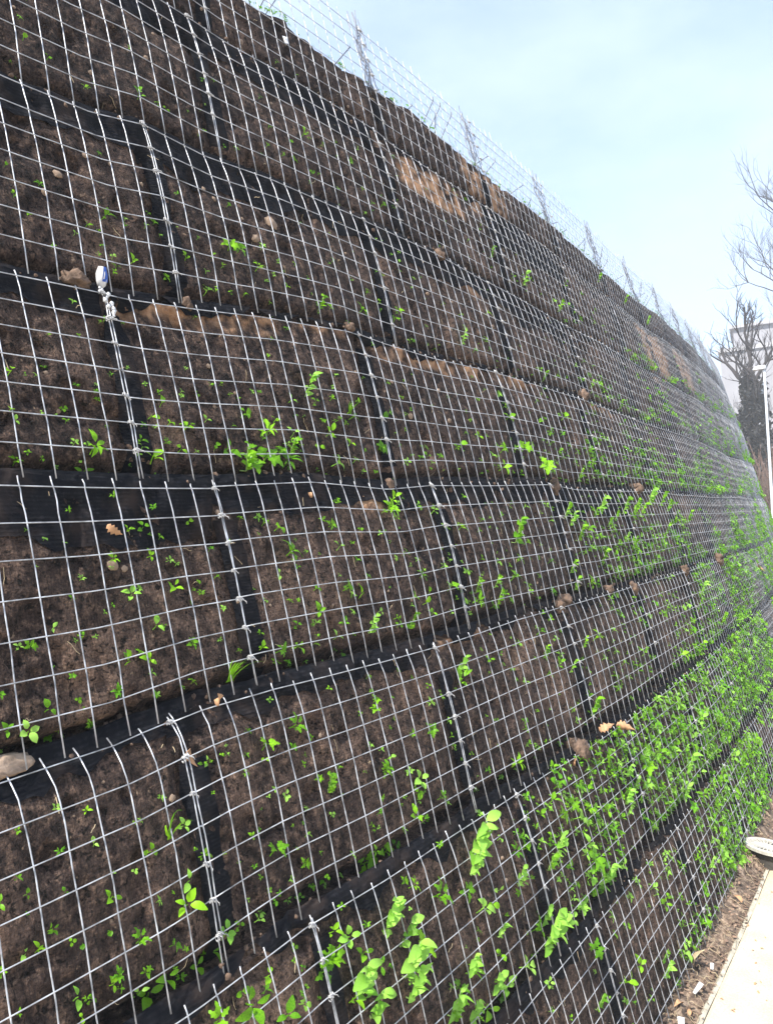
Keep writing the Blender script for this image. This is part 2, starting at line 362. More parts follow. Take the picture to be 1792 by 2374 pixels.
# ---------------------------------------------------------------- welded wire panels
NCOL, ROWV = 14, [.012 + .137 * i for i in range(7)]
def hrow(k, j, i, s):      # gentle wander of a cross bar
    return ROWV[i] + .004 * vn(s * 2.1 + j * 3.3, i * 2.7 + k, 90) + .010 * (random.Random(k * 100 + j).random() - .5)
tie_mb = MB()
for q in range(2):
    th = np.linspace(0, 2 * math.pi * 2.4, 22); x = np.linspace(-.010, .010, 22) + q * .006 - .003
    tie_mb.add(*tube(np.stack([x, .0052 * np.cos(th) + .001, .0062 * np.sin(th + q)], -1), .0014, 4))
tie_mb.add(*tube(np.array([(.008, .004, .003), (.014, .009, .010), (.012, .012, .016)]), .0013, 4))
TIE = tie_mb.mesh('wire_tie', M['tie'], True)
PANELS = {}
def in_view(k, a):
    S_, V_ = np.meshgrid(np.linspace(a, a + 1, 12), np.linspace(0, .95, 8)); u, v, d = project(wall(k, S_, V_))
    return bool(np.any((d > .1) & (u > 6) & (u < IMG_W - 4) & (v > 6) & (v < IMG_H - 6)))
first = {}
for k in TIERS:
    for j in range(-2, 20):
        if in_view(k, JO[k] + j): first[k] = j; break
def panel_phrase(k, s):
    j = int(math.floor(s - JO[k])); n = j - first[k]
    return '%s panel of the %s row' % (ordn(n), ROWN[k])
for k in TIERS:
    for j in range(-2, 19):
        a = JO[k] + j
        if a < -1.2: continue
        see = in_view(k, a); near = see and a < 4.4
        rr = random.Random(k * 31 + j * 7)
        b0 = a + .012; b1 = a + 1.006; vs = np.linspace(b0, b1, NCOL + 1) + np.array([rr.uniform(-.002, .002) for _ in range(NCOL + 1)])
        base = wall(k, a + .5, 1.0)
        root = None; mb = MB()
        if near: root = empty('wire_mesh_panel', tuple(base)); inv = Matrix.Translation(-Vector(base))
        nlift = lambda s, v: .003 + .006 * np.sin(np.pi * (s - a)) * rr0
        rr0 = rr.uniform(-.6, 1.4)
        pieces = []
        vtop = -.015 if k < 4 else -.04 - .09 * rr.random()
        for c in range(NCOL + 1):
            v = np.concatenate([[vtop, .0, .03, .07, .12], np.linspace(.2, .985, 7 if near else 4)])
            jit = .0015 * np.array([rr.uniform(-1, 1) for _ in v]); lean = rr.uniform(-.004, .004)
            sv = vs[c] + jit + lean * v
            pieces.append(('vertical_wire', tube(wall(k, sv, v + rr.uniform(-.012, .012) * (1 if k < 4 else 3) * (v < 0), nlift(sv, v)), .0016 if k < 4 else .0015, 5 if near else 4, near)))
        for i in range(7):
            s = np.linspace(b0 - .006, b1 + .006, 29 if near else 11)
            v = hrow(k, j, i, s)
            pieces.append(('horizontal_wire', tube(wall(k, s, v, nlift(s, v) + .0034), .00135, 5 if near else 4, near)))
        if k == 4:      # stays and loose ends of the unfilled top panel
            for q in range(5):
                s = a + rr.uniform(.08, .95); v0 = rr.choice([.12, .27, .4]); p0 = wall(4, s, v0, .0); p1 = wall(4, s + rr.uniform(-.12, .12), .52, -rr.uniform(.06, .3))
                pm = (p0 + p1) / 2 + np.array([rr.uniform(-.02, .02) for _ in range(3)])
                pieces.append(('brace', tube(np.array([p0 + [.0, 0, .02], p0, pm, p1]), .0026, 4)))
            for q in range(9):
                s = a + rr.uniform(-.03, .05); z = rr.uniform(-.22, .0)
                P = np.array([wall(4, s + rr.uniform(-.02, .02), t_, -rr.uniform(.0, .04)) for t_ in np.linspace(z, .55, 7)])
                pieces.append(('loose_wire', tube(P, .0019, 4)))
        if near:
            for nm, (V, Fc) in pieces:
                m = M['wire'] if 'wire' in nm and nm != 'loose_wire' else M['brace']
                mbp = MB().add(V, Fc); o = mbp.build(nm, m, root, True); o.matrix_basis = inv
            tan, nrm = frame(k, a)
            for i in range(7):
                if rr.random() < .1: continue
                p = Vector(wall(k, a + 1.0, hrow(k, j, i, np.array([a + 1.0]))[0], .010)) - Vector(base)
                up = nrm.cross(tan).normalized() * -1
                Rm = Matrix((tan, nrm, up)).transposed().to_4x4() @ Matrix.Rotation(rr.uniform(-.5, .5), 4, 'Y')
                new_obj('wire_tie', TIE, root, Matrix.Translation(p) @ Rm @ Matrix.Scale(rr.uniform(.6, .95), 4))
        else:
            if k == 4:
                root = empty('wire_mesh_panel', tuple(base)); inv = Matrix.Translation(-Vector(base)); lo = MB()
                for nm, (V, Fc) in pieces: (mb if nm.endswith('al_wire') else lo).add(V, Fc)
                mb.build('wire_grid', M['wire'], root, True).matrix_basis = inv; lo.build('loose_wires', M['brace'], root, True).matrix_basis = inv
            else:
                for nm, (V, Fc) in pieces: mb.add(V, Fc)
                root = mb.build('wire_mesh_panel', M['wire'], None, True)
        n = j - first[k]
        if see: lb = ('half empty wire mesh panel above the soil' if k == 4 else 'galvanised wire mesh panel') + ', %s from the left in the %s row' % (ordn(n), ROWN[k])
        elif a < 1.5: lb = 'galvanised wire mesh panel of the %s row, %s before the left edge' % (ROWN[k], ordn(first[k] - j - 1))
        else: lb = 'galvanised wire mesh panel, %s from the left in the %s row, past the bend' % (ordn(n), ROWN[k])
        tag(root, lb, 'mesh panel', 'welded wire panels of the %s row' % ROWN[k])

# ---------------------------------------------------------------- ground
def ground_mats():
    m, nt, b = mat('pale_path'); co = objco(nt)
    n = noise(nt, 3, 5, 0.6, co); n2 = noise(nt, 120, 3, 0.6, co)
    r = ramp(nt, n.outputs['Fac'], [(0.3, (0.46, 0.37, 0.26)), (0.5, (0.58, 0.48, 0.35)), (0.7, (0.66, 0.56, 0.42))])
    f = ramp(nt, n2.outputs['Fac'], [(0.3, 0.8), (0.7, 1.1)])
    nt.links.new(mixc(nt, 1.0, r.outputs['Color'], f.outputs['Color'], 'MULTIPLY'), b.inputs['Base Color'])
    b.inputs['Roughness'].default_value = 0.9; bump(nt, b, n2.outputs['Fac'], 0.4, 0.004)
    M['path'] = m
    m, nt, b = mat('dry_litter_soil'); co = objco(nt)
    n = noise(nt, 26, 6, 0.7, co); n2 = noise(nt, 140, 4, 0.6, co)
    r = ramp(nt, n.outputs['Fac'], [(0.34, (0.03, 0.021, 0.017)), (0.5, (0.13, 0.09, 0.065)), (0.68, (0.36, 0.27, 0.2))])
    f = ramp(nt, n2.outputs['Fac'], [(0.3, 0.6), (0.7, 1.35)])
    nt.links.new(mixc(nt, 1.0, r.outputs['Color'], f.outputs['Color'], 'MULTIPLY'), b.inputs['Base Color'])
    b.inputs['Roughness'].default_value = 0.95; bump(nt, b, n2.outputs['Fac'], 0.8, 0.008)
    M['litter'] = m
    M['ground'] = simple('far_ground', (0.16, 0.14, 0.11), 0.95, 0.3, 0.6)
    M['kerb'] = simple('kerb_concrete', (0.40, 0.37, 0.30), 0.9, 0.3, 30, 0, 0.004)
ground_mats()
g = MB(); xs = np.linspace(-150, 150, 31); ys = np.linspace(-110, 190, 31)
X, Y = np.meshgrid(xs, ys, indexing='ij')
me = grid_mesh('ground', np.stack([X, Y, 0 * X - .06], -1), M['ground']); tag(link(bpy.data.objects.new('ground', me)), kind='structure')
def edge_x(y):      # edge of the paved path; follows the wall's bend
    t = np.maximum(np.asarray(y, float) - S0, 0); return -.872 - KAP * t * t / 2 + .003 * vn(np.asarray(y, float) * 4, 0 * t, 77)
ys = np.concatenate([np.arange(-6, 8, .06), np.arange(8, 60, .5)])
cols = []
for q in (0, .012, .03, .5, 1.5, 3.4): cols.append(np.stack([edge_x(ys) + q, ys, 0 * ys + (-.004 if q == 0 else .0) + .0012 * vn(ys * 9, 0 * ys + q * 40, 78)], -1))
cols.insert(0, np.stack([edge_x(ys), ys, 0 * ys - .05], -1))
me = grid_mesh('path', np.stack(cols, 1)[:, ::-1], M['path'], smooth=False); tag(link(bpy.data.objects.new('path', me)), kind='structure')
kb = MB()
cols = [np.stack([edge_x(ys) - a_ + .002 * vn(ys * 14, 0 * ys + a_ * 90, 79), ys, 0 * ys + z_ + .002 * vn(ys * 11, 0 * ys + z_ * 50, 80)], -1) for a_, z_ in ((.002, -.05), (.002, -.003), (.016, .002), (.022, -.004), (.022, -.05))]
me = grid_mesh('kerb', np.stack(cols, 1), M['kerb'], smooth=False); tag(link(bpy.data.objects.new('kerb', me)), kind='structure')
# strip of crumbly litter and soil between the wall's foot and the path
def foot_h(y): return np.interp(y, [2.5, 2.8, 3.16, 3.7, 4.17, 4.5, 5.1, 6], [.0, .01, .04, .04, .12, .13, .1, .1])
ys = np.concatenate([np.arange(-1.5, 2, .04), np.arange(2, 6.5, .011), np.arange(6.5, 27, .12)])
w = np.linspace(0, 1, 26); Y2, W2 = np.meshgrid(ys, w, indexing='ij')
x0 = -1.14 - KAP * np.maximum(Y2 - S0, 0) ** 2 / 2; x1 = edge_x(Y2) - .012; X2 = x0 + (x1 - x0) * W2
H2 = foot_h(Y2) * (1 - W2 ** 1.6) + .004 - .012 * W2 + (.016 * fbm(X2 * 22, Y2 * 22, 81, 4) + .012 * np.maximum(fbm(X2 * 45, Y2 * 45, 82, 3), 0) - .02 * np.clip((fbm(X2 * 30, Y2 * 26, 85, 2) - .3) / .2, 0, 1)) * np.clip((1.02 - W2) / .12, .15, 1)
me = grid_mesh('soil_strip', np.stack([X2, Y2, H2], -1), M['litter']); tag(link(bpy.data.objects.new('soil_strip', me)), kind='structure')
def litter_z(x, y):
    x0 = -1.14 - KAP * max(y - S0, 0) ** 2 / 2; w_ = (x - x0) / (float(edge_x(y)) - .012 - x0)
    return float(foot_h(y) * (1 - max(0, min(1, w_)) ** 1.6) + .004 - .012 * w_)
st = MB()
for q in range(330):
    y = random.uniform(2.4, 5.4); x = float(edge_x(y)) - random.uniform(.012, .16 + .03 * (y - 2.4)); L_ = random.uniform(.02, .075); an = random.uniform(0, 6.28); cu = random.uniform(-1.6, 1.6)
    P = []; px, py = x, y
    for i in range(6):
        P.append((px, py, litter_z(px, py) + .012 + .012 * math.sin(i / 5 * 3.14) * random.random())); px += L_ / 5 * math.cos(an); py += L_ / 5 * math.sin(an); an += cu / 5
        px = min(px, float(edge_x(py)) - .004)
    st.add(*tube(np.array(P), random.uniform(.0006, .0013), 3, False))
tag(st.build('dry_straw', M['straw'], None, True), 'dry straw and root fibres tangled along the foot of the wall', 'straw', kind='stuff')

def lump(name, size, seed, m, squash=(1, 1, 1), amp=.35, lv=(14, 9)):
    A, B = lv; V = []; Fc = []
    for i in range(B + 1):
        th = math.pi * i / B
        for j in range(A):
            ph = 2 * math.pi * j / A; d = np.array([math.sin(th) * math.cos(ph), math.sin(th) * math.sin(ph), math.cos(th)])
            r_ = 1 + amp * float(fbm(d[0] * 2.4 + d[2] * 1.9 + 7, d[1] * 2.4 - d[2] * 1.5 + seed * 3.1, seed, 4, .7))
            V.append(d * r_ * size * .5 * np.array(squash))
    for i in range(B):
        for j in range(A): Fc.append((i * A + j, (i + 1) * A + j, (i + 1) * A + (j + 1) % A, i * A + (j + 1) % A))
    return MB().add(V, Fc).mesh(name, m, True)
peb = [lump('pebble', 1, 300 + i, M['stone'] if i % 2 else M['clod'], (1, .8, .55), .3, (7, 5)) for i in range(4)]
for q in range(70):
    y = random.uniform(2.5, 4.9); x = float(edge_x(y)) - random.uniform(.015, .05 + .05 * (y - 2.3)); s_ = random.uniform(.006, .022)
    o = new_obj('pebble', peb[q % 4], None, Matrix.Translation((x, y, litter_z(x, y) + s_ * .25)) @ Matrix.Rotation(random.uniform(0, 6), 4, 'Z') @ Matrix.Scale(s_, 4))
    tag(o, 'small crumb of stone in the soil strip beside the path', 'pebble', 'stones in the soil strip')

ch = MB(); rr = random.Random(8)
for q in range(620):
    y = rr.uniform(2.4, 5.6); x = float(edge_x(y)) - rr.uniform(.005, .17 + .03 * (y - 2.4)); a_, b_ = rr.uniform(.003, .010), rr.uniform(.002, .005)
    V, Fc = boxv(-a_, a_, -b_, b_, -.0012, .0012); Mx = Matrix.Translation((x, y, litter_z(x, y) + .012 + rr.uniform(-.008, .006))) @ Matrix.Rotation(rr.uniform(0, 6), 4, 'Z') @ Matrix.Rotation(rr.uniform(-.9, .9), 4, 'X') @ Matrix.Rotation(rr.uniform(-.6, .6), 4, 'Y')
    ch.add(np.asarray(V) @ np.array(Mx.to_3x3()).T + np.array(Mx.translation), Fc)
M['chip'] = simple('bark_chip', (0.19, 0.125, 0.09), 0.9, 0.6, 14)
tag(ch.build('bark_chips', M['chip']), 'brown bark chips and leaf mulch along the foot of the wall', 'mulch', kind='stuff')

# ---------------------------------------------------------------- leaves
def leaf_v(L_=1., W_=.5, shape='oval', curl=.25, fold=.15, n=6, seed=0):
    rr = random.Random(seed); V = []; Fc = []
    for i in range(n + 1):
        t = i / n
        if shape == 'round': w_ = math.sqrt(max(0, 1 - (2 * t - 1) ** 2)) if t > .02 else .08
        elif shape == 'lance': w_ = math.sin(math.pi * t ** .75) ** .9
        elif shape == 'lobed': w_ = math.sin(math.pi * min(1, t ** .8 * .97 + .02)) * (1 + .35 * (1 if i % 2 else -1) * (0 < i < n)) + .05
        else: w_ = math.sin(math.pi * min(1, t * .96 + .02)) ** .7
        w_ *= W_ * .5 * (1 + rr.uniform(-.08, .08)); x = t * L_; z = -curl * L_ * t * t + .1 * L_ * math.sin(t * 3)
        V += [(x, -w_, z + fold * w_ + rr.uniform(-.02, .02) * L_), (x, 0, z), (x, w_, z + fold * w_ + rr.uniform(-.02, .02) * L_)]
    for i in range(n):
        a = i * 3; Fc += [(a, a + 3, a + 4, a + 1), (a + 1, a + 4, a + 5, a + 2)]
    return np.array(V), Fc
def xf(V, M4): return np.asarray(V) @ np.array(M4.to_3x3()).T + np.array(M4.translation)
def rosette(seed, nl, shape, el=(.1, .7), spread=.5, wid=.6, stem=True, n=4):
    """unit sprout: grows out along +Z, about 1 across"""
    rr = random.Random(seed); mb = MB()
    for q in range(nl):
        az = 6.283 * q / nl + rr.uniform(-.5, .5); e = rr.uniform(*el); sc = rr.uniform(.65, 1.05) * spread
        V, Fc = leaf_v(sc, sc * wid * rr.uniform(.85, 1.15), shape, rr.uniform(.1, .5), .2, n, seed * 10 + q)
        Mx = Matrix.Translation((0, 0, .28 + rr.uniform(-.15, .15))) @ Matrix.Rotation(az, 4, 'Z') @ Matrix.Translation((.08, 0, 0)) @ Matrix.Rotation(-e, 4, 'Y') @ Matrix.Rotation(rr.uniform(-.4, .4), 4, 'X')
        mb.add(xf(V, Mx), Fc)
    if stem: mb.add(*tube(np.array([(0, 0, -.12), (.02, 0, .1), (0, 0, .3)]), .025, 4, False))
    return mb
SEED = [rosette(1, 2, 'round', (0, .4), .45, .85), rosette(2, 2, 'oval', (.1, .6), .55, .6), rosette(3, 3, 'round', (0, .7), .45, .8), rosette(4, 3, 'oval', (.1, .8), .5, .6),
        rosette(5, 4, 'oval', (0, .8), .5, .5), rosette(6, 4, 'round', (0, .8), .42, .75), rosette(7, 5, 'lobed', (0, .9), .55, .6, True, 6), rosette(8, 1, 'round', (.2, .7), .8, .8),
        rosette(9, 6, 'lobed', (.1, 1.1), .5, .5, True, 6), rosette(10, 7, 'lance', (.2, 1.2), .55, .32)]
SEEDM = [mb.mesh('seedling', M['leaf'] if i not in (1, 5) else M['pale'], True) for i, mb in enumerate(SEED)]
LEAFM = []
for i, (sh, wd, m) in enumerate((('oval', .55, 'pale'), ('oval', .65, 'pale'), ('lance', .38, 'pale'), ('lobed', .62, 'leaf'), ('round', .8, 'leaf'), ('lobed', .5, 'leaf'), ('oval', .5, 'leaf'))):
    LEAFM.append(MB().add(*leaf_v(1, wd, sh, .3 + .1 * (i % 3), .22, 8, 500 + i)).mesh('leaf', M[m], True))
def sprout_matrix(k, s, v, size, rr, lift=0.0):
    tan, nrm = frame(k, s); up = Vector((0, 0, 1))
    ax = (nrm * rr.uniform(.7, 1.0) + up * rr.uniform(.1, .8) + tan * rr.uniform(-.35, .35)).normalized()
    xa = tan.cross(ax).normalized(); ya = ax.cross(xa)
    p = Vector(wall(k, s, v, float(soil_n(k, np.array(s), np.array(v))) + lift))
    return Matrix.Translation(p) @ Matrix((xa, ya, ax)).transposed().to_4x4() @ Matrix.Rotation(rr.uniform(0, 6.28), 4, 'Z') @ Matrix.Scale(size, 4)
PL = {-3: '210,15,11 212,2,17 219,28,10 238,38,38 246,12,23 246,43,15 260,45,32 260,58,13 265,20,16 266,8,17 275,22,17 277,50,25 298,10,18 300,75,45 301,65,36 308,25,15 311,5,19 318,78,28 342,68,18 371,68,15 378,52,39 382,82,15 403,55,18 416,68,24', -2: '96,10,27 103,8,19 104,12,33 108,12,12 111,10,19 112,25,24 117,25,15 118,10,7 120,15,8 120,22,6 123,30,7 126,22,21 128,20,26 131,10,16 131,18,14 132,38,26 135,2,11 135,15,22 135,35,70 138,45,49 139,25,22 142,15,11 143,32,17 149,18,52 151,15,52 151,38,69 151,48,63 154,28,53 159,20,7 159,38,30 160,8,12 162,12,18 165,70,54 167,75,36 170,22,31 171,68,25 175,25,9 175,82,50 177,2,13 177,62,44 179,68,25 184,30,20 185,92,26 187,80,45 188,43,33 190,20,54 193,10,82 193,43,20 193,70,20 196,60,34 196,95,40 199,40,18 201,8,10 203,2,18 203,85,27 208,18,14 214,30,22 214,75,29 215,45,43 216,50,18 219,22,15 221,32,22 222,82,81 222,90,37 223,75,52 231,25,12 233,50,38 238,90,11 239,52,39 240,43,63 242,73,13 244,18,24 245,60,11 250,30,24 252,12,21 256,98,41 260,28,22 260,48,17 260,80,33 261,38,33 263,12,17 263,70,33 270,95,59 272,38,26 272,85,51 278,25,35 279,5,18 279,48,18 282,95,52 286,0,27 295,98,36 299,25,19 300,15,28 307,50,47 307,60,38 310,25,19 316,35,39 323,50,39 340,35,41 341,45,31 343,62,31 365,98,43 378,88,49 390,70,68', -1: '59,60,9 60,38,15 63,32,8 63,58,12 64,38,10 65,58,12 67,52,10 70,78,15 71,43,8 71,60,8 71,85,10 72,15,10 72,30,8 72,80,7 73,62,9 77,80,12 78,20,9 78,32,9 78,62,9 78,78,12 78,82,8 79,52,15 83,70,15 83,90,13 84,82,9 84,95,6 86,48,8 87,30,6 87,100,22 88,30,6 89,43,14 89,92,26 90,78,15 92,60,5 93,82,6 94,98,11 95,68,28 96,60,21 97,40,14 98,98,18 101,55,13 101,95,28 103,88,21 106,22,10 107,22,10 107,88,10 110,65,5 112,18,5 112,22,7 112,90,14 114,70,7 115,58,10 115,75,6 116,32,8 116,92,10 117,25,8 117,82,8 118,48,4 118,58,7 118,88,10 119,68,26 119,85,8 121,45,6 122,30,11 123,25,19 126,48,12 129,80,12 129,98,11 130,62,5 133,20,23 133,30,11 134,78,7 134,95,11 138,98,7 142,52,40 144,85,11 144,98,9 145,50,12 146,45,9 153,98,27 154,90,12 157,73,12 159,40,10 161,98,24 163,55,19 164,45,9 164,55,19 165,25,15 166,20,13 166,50,16 166,100,19 167,88,10 170,73,8 172,32,7 172,85,26 175,62,13 177,70,26 177,75,20 178,88,8 185,82,20 188,45,16 192,22,11 192,32,14 197,58,10 198,30,10 198,45,13 207,90,10 214,28,30 214,82,13 215,20,45 231,20,16 232,88,23 242,20,10 244,70,16 244,80,13 245,65,13 254,43,17 255,18,20 264,30,14 275,15,22 277,30,36 282,40,27 287,82,15 294,45,38 303,80,52 305,70,19 312,32,34 325,32,28 347,50,21 382,60,34 431,88,25 440,82,31 443,32,39 488,88,42 518,45,53 525,28,60 558,75,63 632,48,32', 0: '66,85,14 70,88,21 71,60,9 73,60,11 74,82,17 76,32,4 77,68,4 78,55,11 78,92,9 78,95,10 79,22,7 81,73,7 82,60,5 82,82,9 82,85,5 82,98,6 83,45,9 83,90,5 84,58,7 84,60,10 87,60,7 89,82,14 90,52,6 92,50,7 93,32,11 93,35,5 93,70,7 93,73,16 96,48,17 97,5,8 99,20,10 99,75,18 101,62,20 103,20,16 103,32,14 103,62,8 106,90,6 107,48,21 108,35,11 110,73,14 116,52,10 117,18,11 120,32,10 120,45,9 121,60,8 130,82,15 131,75,10 133,18,9 134,60,10 134,90,8 135,85,17 137,92,7 140,18,11 140,92,9 141,22,12 141,48,12 141,85,8 142,85,18 143,62,8 143,75,16 144,25,18 146,38,31 146,62,6 148,45,9 148,95,11 149,75,9 149,85,11 151,75,11 152,70,19 153,58,13 156,98,9 159,85,15 162,78,15 163,22,12 165,60,22 165,95,14 166,25,17 167,38,16 167,73,9 172,10,8 172,12,11 173,35,8 173,65,20 174,45,11 174,82,37 177,55,11 179,28,13 179,75,14 186,80,17 187,85,14 188,30,10 192,35,7 193,45,9 195,15,27 196,15,27 196,85,36 197,70,15 198,43,15 199,20,12 200,8,20 203,75,19 204,58,19 206,8,11 206,55,9 206,82,15 209,70,15 214,15,16 217,55,16 217,85,12 219,70,27 222,20,21 225,52,11 228,32,11 229,75,13 229,82,14 232,62,15 232,90,11 236,32,20 236,82,25 237,73,41 246,10,12 246,55,12 249,35,12 249,90,25 252,73,34 252,85,43 253,28,14 256,82,17 257,60,18 262,88,12 265,73,27 272,25,13 276,40,69 276,60,22 277,80,13 277,85,18 285,48,19 289,92,15 290,75,13 294,20,17 301,65,20 301,88,18 314,20,16 315,32,20 326,73,41 328,88,42 332,25,53 340,32,43 342,45,54 342,88,32 352,40,33 367,68,46 376,25,35 382,62,23 386,70,24 387,18,60 390,35,36 390,40,24 406,28,37 409,52,37 418,60,51 419,20,64 420,68,32 437,22,66 437,82,26 453,25,54 463,88,27 476,10,71 481,58,42 498,48,44 502,12,59 503,92,26 515,20,60 522,38,46 565,35,59', 1: '77,68,12 77,92,13 78,73,10 79,50,15 79,88,8 82,50,5 82,90,8 84,50,7 84,68,6 87,45,7 90,65,10 90,82,11 93,82,8 94,52,7 94,85,23 94,95,23 98,55,8 99,58,7 108,40,6 108,78,13 108,82,10 109,70,9 110,88,27 112,48,8 112,65,13 115,78,11 116,52,9 116,58,17 117,68,12 119,82,14 122,70,15 123,50,8 123,52,7 124,68,8 124,82,8 129,50,10 130,65,12 132,80,18 133,45,9 135,82,30 139,88,49 140,50,8 142,62,16 142,90,28 145,62,15 148,88,32 150,65,10 150,73,23 151,48,10 154,65,13 154,82,14 156,90,26 159,82,40 160,73,17 163,52,18 163,75,12 164,60,10 164,82,9 165,78,9 168,60,7 171,78,17 172,43,46 173,52,14 176,62,10 177,70,21 177,88,28 181,48,16 181,62,11 183,60,10 185,75,19 186,62,9 187,32,10 187,85,15 190,58,15 193,78,10 198,90,11 204,75,23 205,75,15 207,55,16 212,52,13 214,73,10 215,85,16 220,80,8 221,40,8 221,52,11 225,82,16 230,75,17 233,80,17 233,85,12 239,80,12 251,73,14 255,70,18 262,60,11 271,92,13 272,62,19 278,62,11 279,78,19 285,78,12 286,88,29 289,73,25 305,43,27 305,70,14 308,92,18 310,70,27 320,65,15 328,85,32 342,20,13 352,68,34 371,30,28 373,88,47 393,73,37 393,82,24', 2: '86,48,11 87,62,11 94,52,14 95,82,11 101,73,10 106,65,13 107,80,8 108,68,8 109,75,9 110,60,26 111,80,15 112,85,17 116,62,11 117,58,13 117,80,24 123,60,10 127,50,9 128,55,16 128,85,15 129,62,7 135,73,17 140,60,8 141,90,32 144,88,16 145,68,13 148,73,13 150,88,9 152,60,31 155,88,10 156,60,31 162,70,28 166,55,21 166,90,10 171,70,14 172,62,9 174,68,9 174,78,16 181,60,15 185,68,9 189,85,34 195,85,14 205,92,17 212,80,29 219,62,12 225,68,21 228,73,21 234,43,12 234,78,26 237,70,26 244,90,18 245,90,22 263,90,19 276,48,20 282,78,39 283,78,24 289,52,20 289,65,20 292,85,16 306,70,15 308,70,21 309,78,15 316,40,32 361,82,23 367,88,36 387,80,25 442,73,36 458,78,28 493,85,36', 3: '98,62,9 98,73,14 104,78,15 114,85,11 115,85,6 117,82,7 121,95,9 131,52,13 131,82,29 138,80,10 142,78,14 162,88,10 168,85,10 179,82,6 183,73,11 185,35,16 190,75,11 197,73,13 205,48,25 205,78,17 210,75,12 218,45,12 223,90,10 233,50,20 236,90,13 237,70,11 250,75,21 347,60,35 367,75,24 379,73,50 394,62,26 418,78,27 426,80,81 448,68,23', 4: '204,88,15 215,88,10 549,78,67 618,75,92 678,85,60'}
picks = []
for k, t in PL.items():
    for q in t.split():
        s, v, c = q.split(','); v = max(.02, min(.97, int(v) / 100)); s = int(s) / 100
        if k == 4: v = max(v, float(soil_top(np.array([s]))[0]) + .04)
        picks.append((k, s, v, int(c) / 1000))
big = sorted([p for p in picks if p[3] >= .034], key=lambda p: -p[3]); small = sorted([p for p in picks if p[3] < .034], key=lambda p: -p[3] / (p[1] + .9))
def named(items, word, tail):
    by = {}
    for p in items: by.setdefault((p[0], int(math.floor(p[1] - JO[p[0]]))), []).append(p)
    out = {}
    for (k, j), L_ in by.items():
        L_.sort(key=lambda p: p[1])
        for i, p in enumerate(L_):
            ph = panel_phrase(k, JO[k] + j + .5)
            pre = '%s in the ' % word if len(L_) == 1 else '%s, %s from left in the ' % (word, ordn(i))
            out[p] = pre + ph
    return out
lab = named(big, 'leafy green weed', '')
for i, p in enumerate(big):
    k, s, v, c = p; rr = random.Random(i * 13 + 5); c = min(c * 1.3, .125 if k < 2 else .06)
    tan, nrm = frame(k, s); p0 = Vector(wall(k, s, v + .3 * c / .5, float(soil_n(k, np.array(s), np.array(v)))))
    root = empty('leafy_weed', tuple(p0)); pale = (k <= -2 and c > .05) or rr.random() < .2
    tag(root, lab[p].replace('leafy green', 'large pale leafy') if pale and c > .05 else lab[p], 'weed', 'leafy weeds rooted in the wall')
    up = (Vector((0, 0, 1)) + nrm * .45).normalized(); sd = up.cross(nrm).normalized()
    stp = [Vector((0, 0, 0)) - nrm * .004, nrm * c * .16 + up * c * -.1 + sd * c * rr.uniform(-.2, .2), nrm * c * .24 + up * c * .5, nrm * c * .22 + up * c * 1.05 + sd * c * rr.uniform(-.2, .2)]
    MB().add(*tube(np.array([tuple(q) for q in stp]), [.0022, .002, .0016, .001], 5)).build('stem', M['stem'], root, True)
    nl = 5 + int(c * 70) + rr.randint(0, 3)
    for q in range(nl):
        t = (q + .5) / nl; b_ = stp[1].lerp(stp[3], t); az = q * 2.4 + rr.uniform(-.5, .5)
        d = (sd * math.cos(az) + nrm * (.35 + .55 * abs(math.sin(az))) + up * rr.uniform(-.35, .75)).normalized()
        za = (nrm * .7 + up * .6 + sd * rr.uniform(-.4, .4)); za = (za - d * za.dot(d)).normalized(); ya = za.cross(d)
        L_ = c * rr.uniform(.28, .5) * (1.15 if pale else 1); me = LEAFM[rr.choice([0, 1, 2] if pale else [3, 4, 5, 6, 3])]
        new_obj('leaf', me, root, Matrix.Translation(b_) @ Matrix((d, ya, za)).transposed().to_4x4() @ Matrix.Scale(L_, 4))
indiv = small[:300]; rest_ = small[300:]
lab = named(indiv, 'small green seedling', '')
for i, p in enumerate(indiv):
    k, s, v, c = p; rr = random.Random(i * 7 + 1)
    o = new_obj('seedling', SEEDM[rr.choice([0, 1, 2, 3, 4, 5, 7, 8, 6] if c < .022 else [3, 4, 5, 6, 8, 9])], None, sprout_matrix(k, s, v, c * (rr.uniform(2.1, 2.9) if k < 2 else rr.uniform(1.5, 2.0)), rr, .008))
    tag(o, lab[p], 'seedling', 'seedlings sprouting on the wall')
sm = [MB(), MB(), MB()]
def scatter(k, s, v, c, rr, lift=.004):
    i = rr.choice([2, 3, 4, 5, 6, 8, 9]); mb = SEED[i]; Mx = sprout_matrix(k, s, v, c, rr, lift)
    sm[rr.choice([0, 0, 0, 1, 1, 2])].add(xf(np.concatenate(mb.v), Mx), mb.f)
for i, (k, s, v, c) in enumerate(rest_): scatter(k, s, v, c * 2.2, random.Random(i), .008)
rr = random.Random(77)
for q in range(750):
    k = rr.choice([-3, -2, -2, -1, -1, 0, 0, 1, 1, 2, 3]); s = rr.uniform(.6, 4.2); v = 1 - .95 * rr.random() ** (1.6 if k > 0 else 1.1)
    scatter(k, s, max(.04, min(.95, v)), rr.uniform(.010, .024), rr, .008)
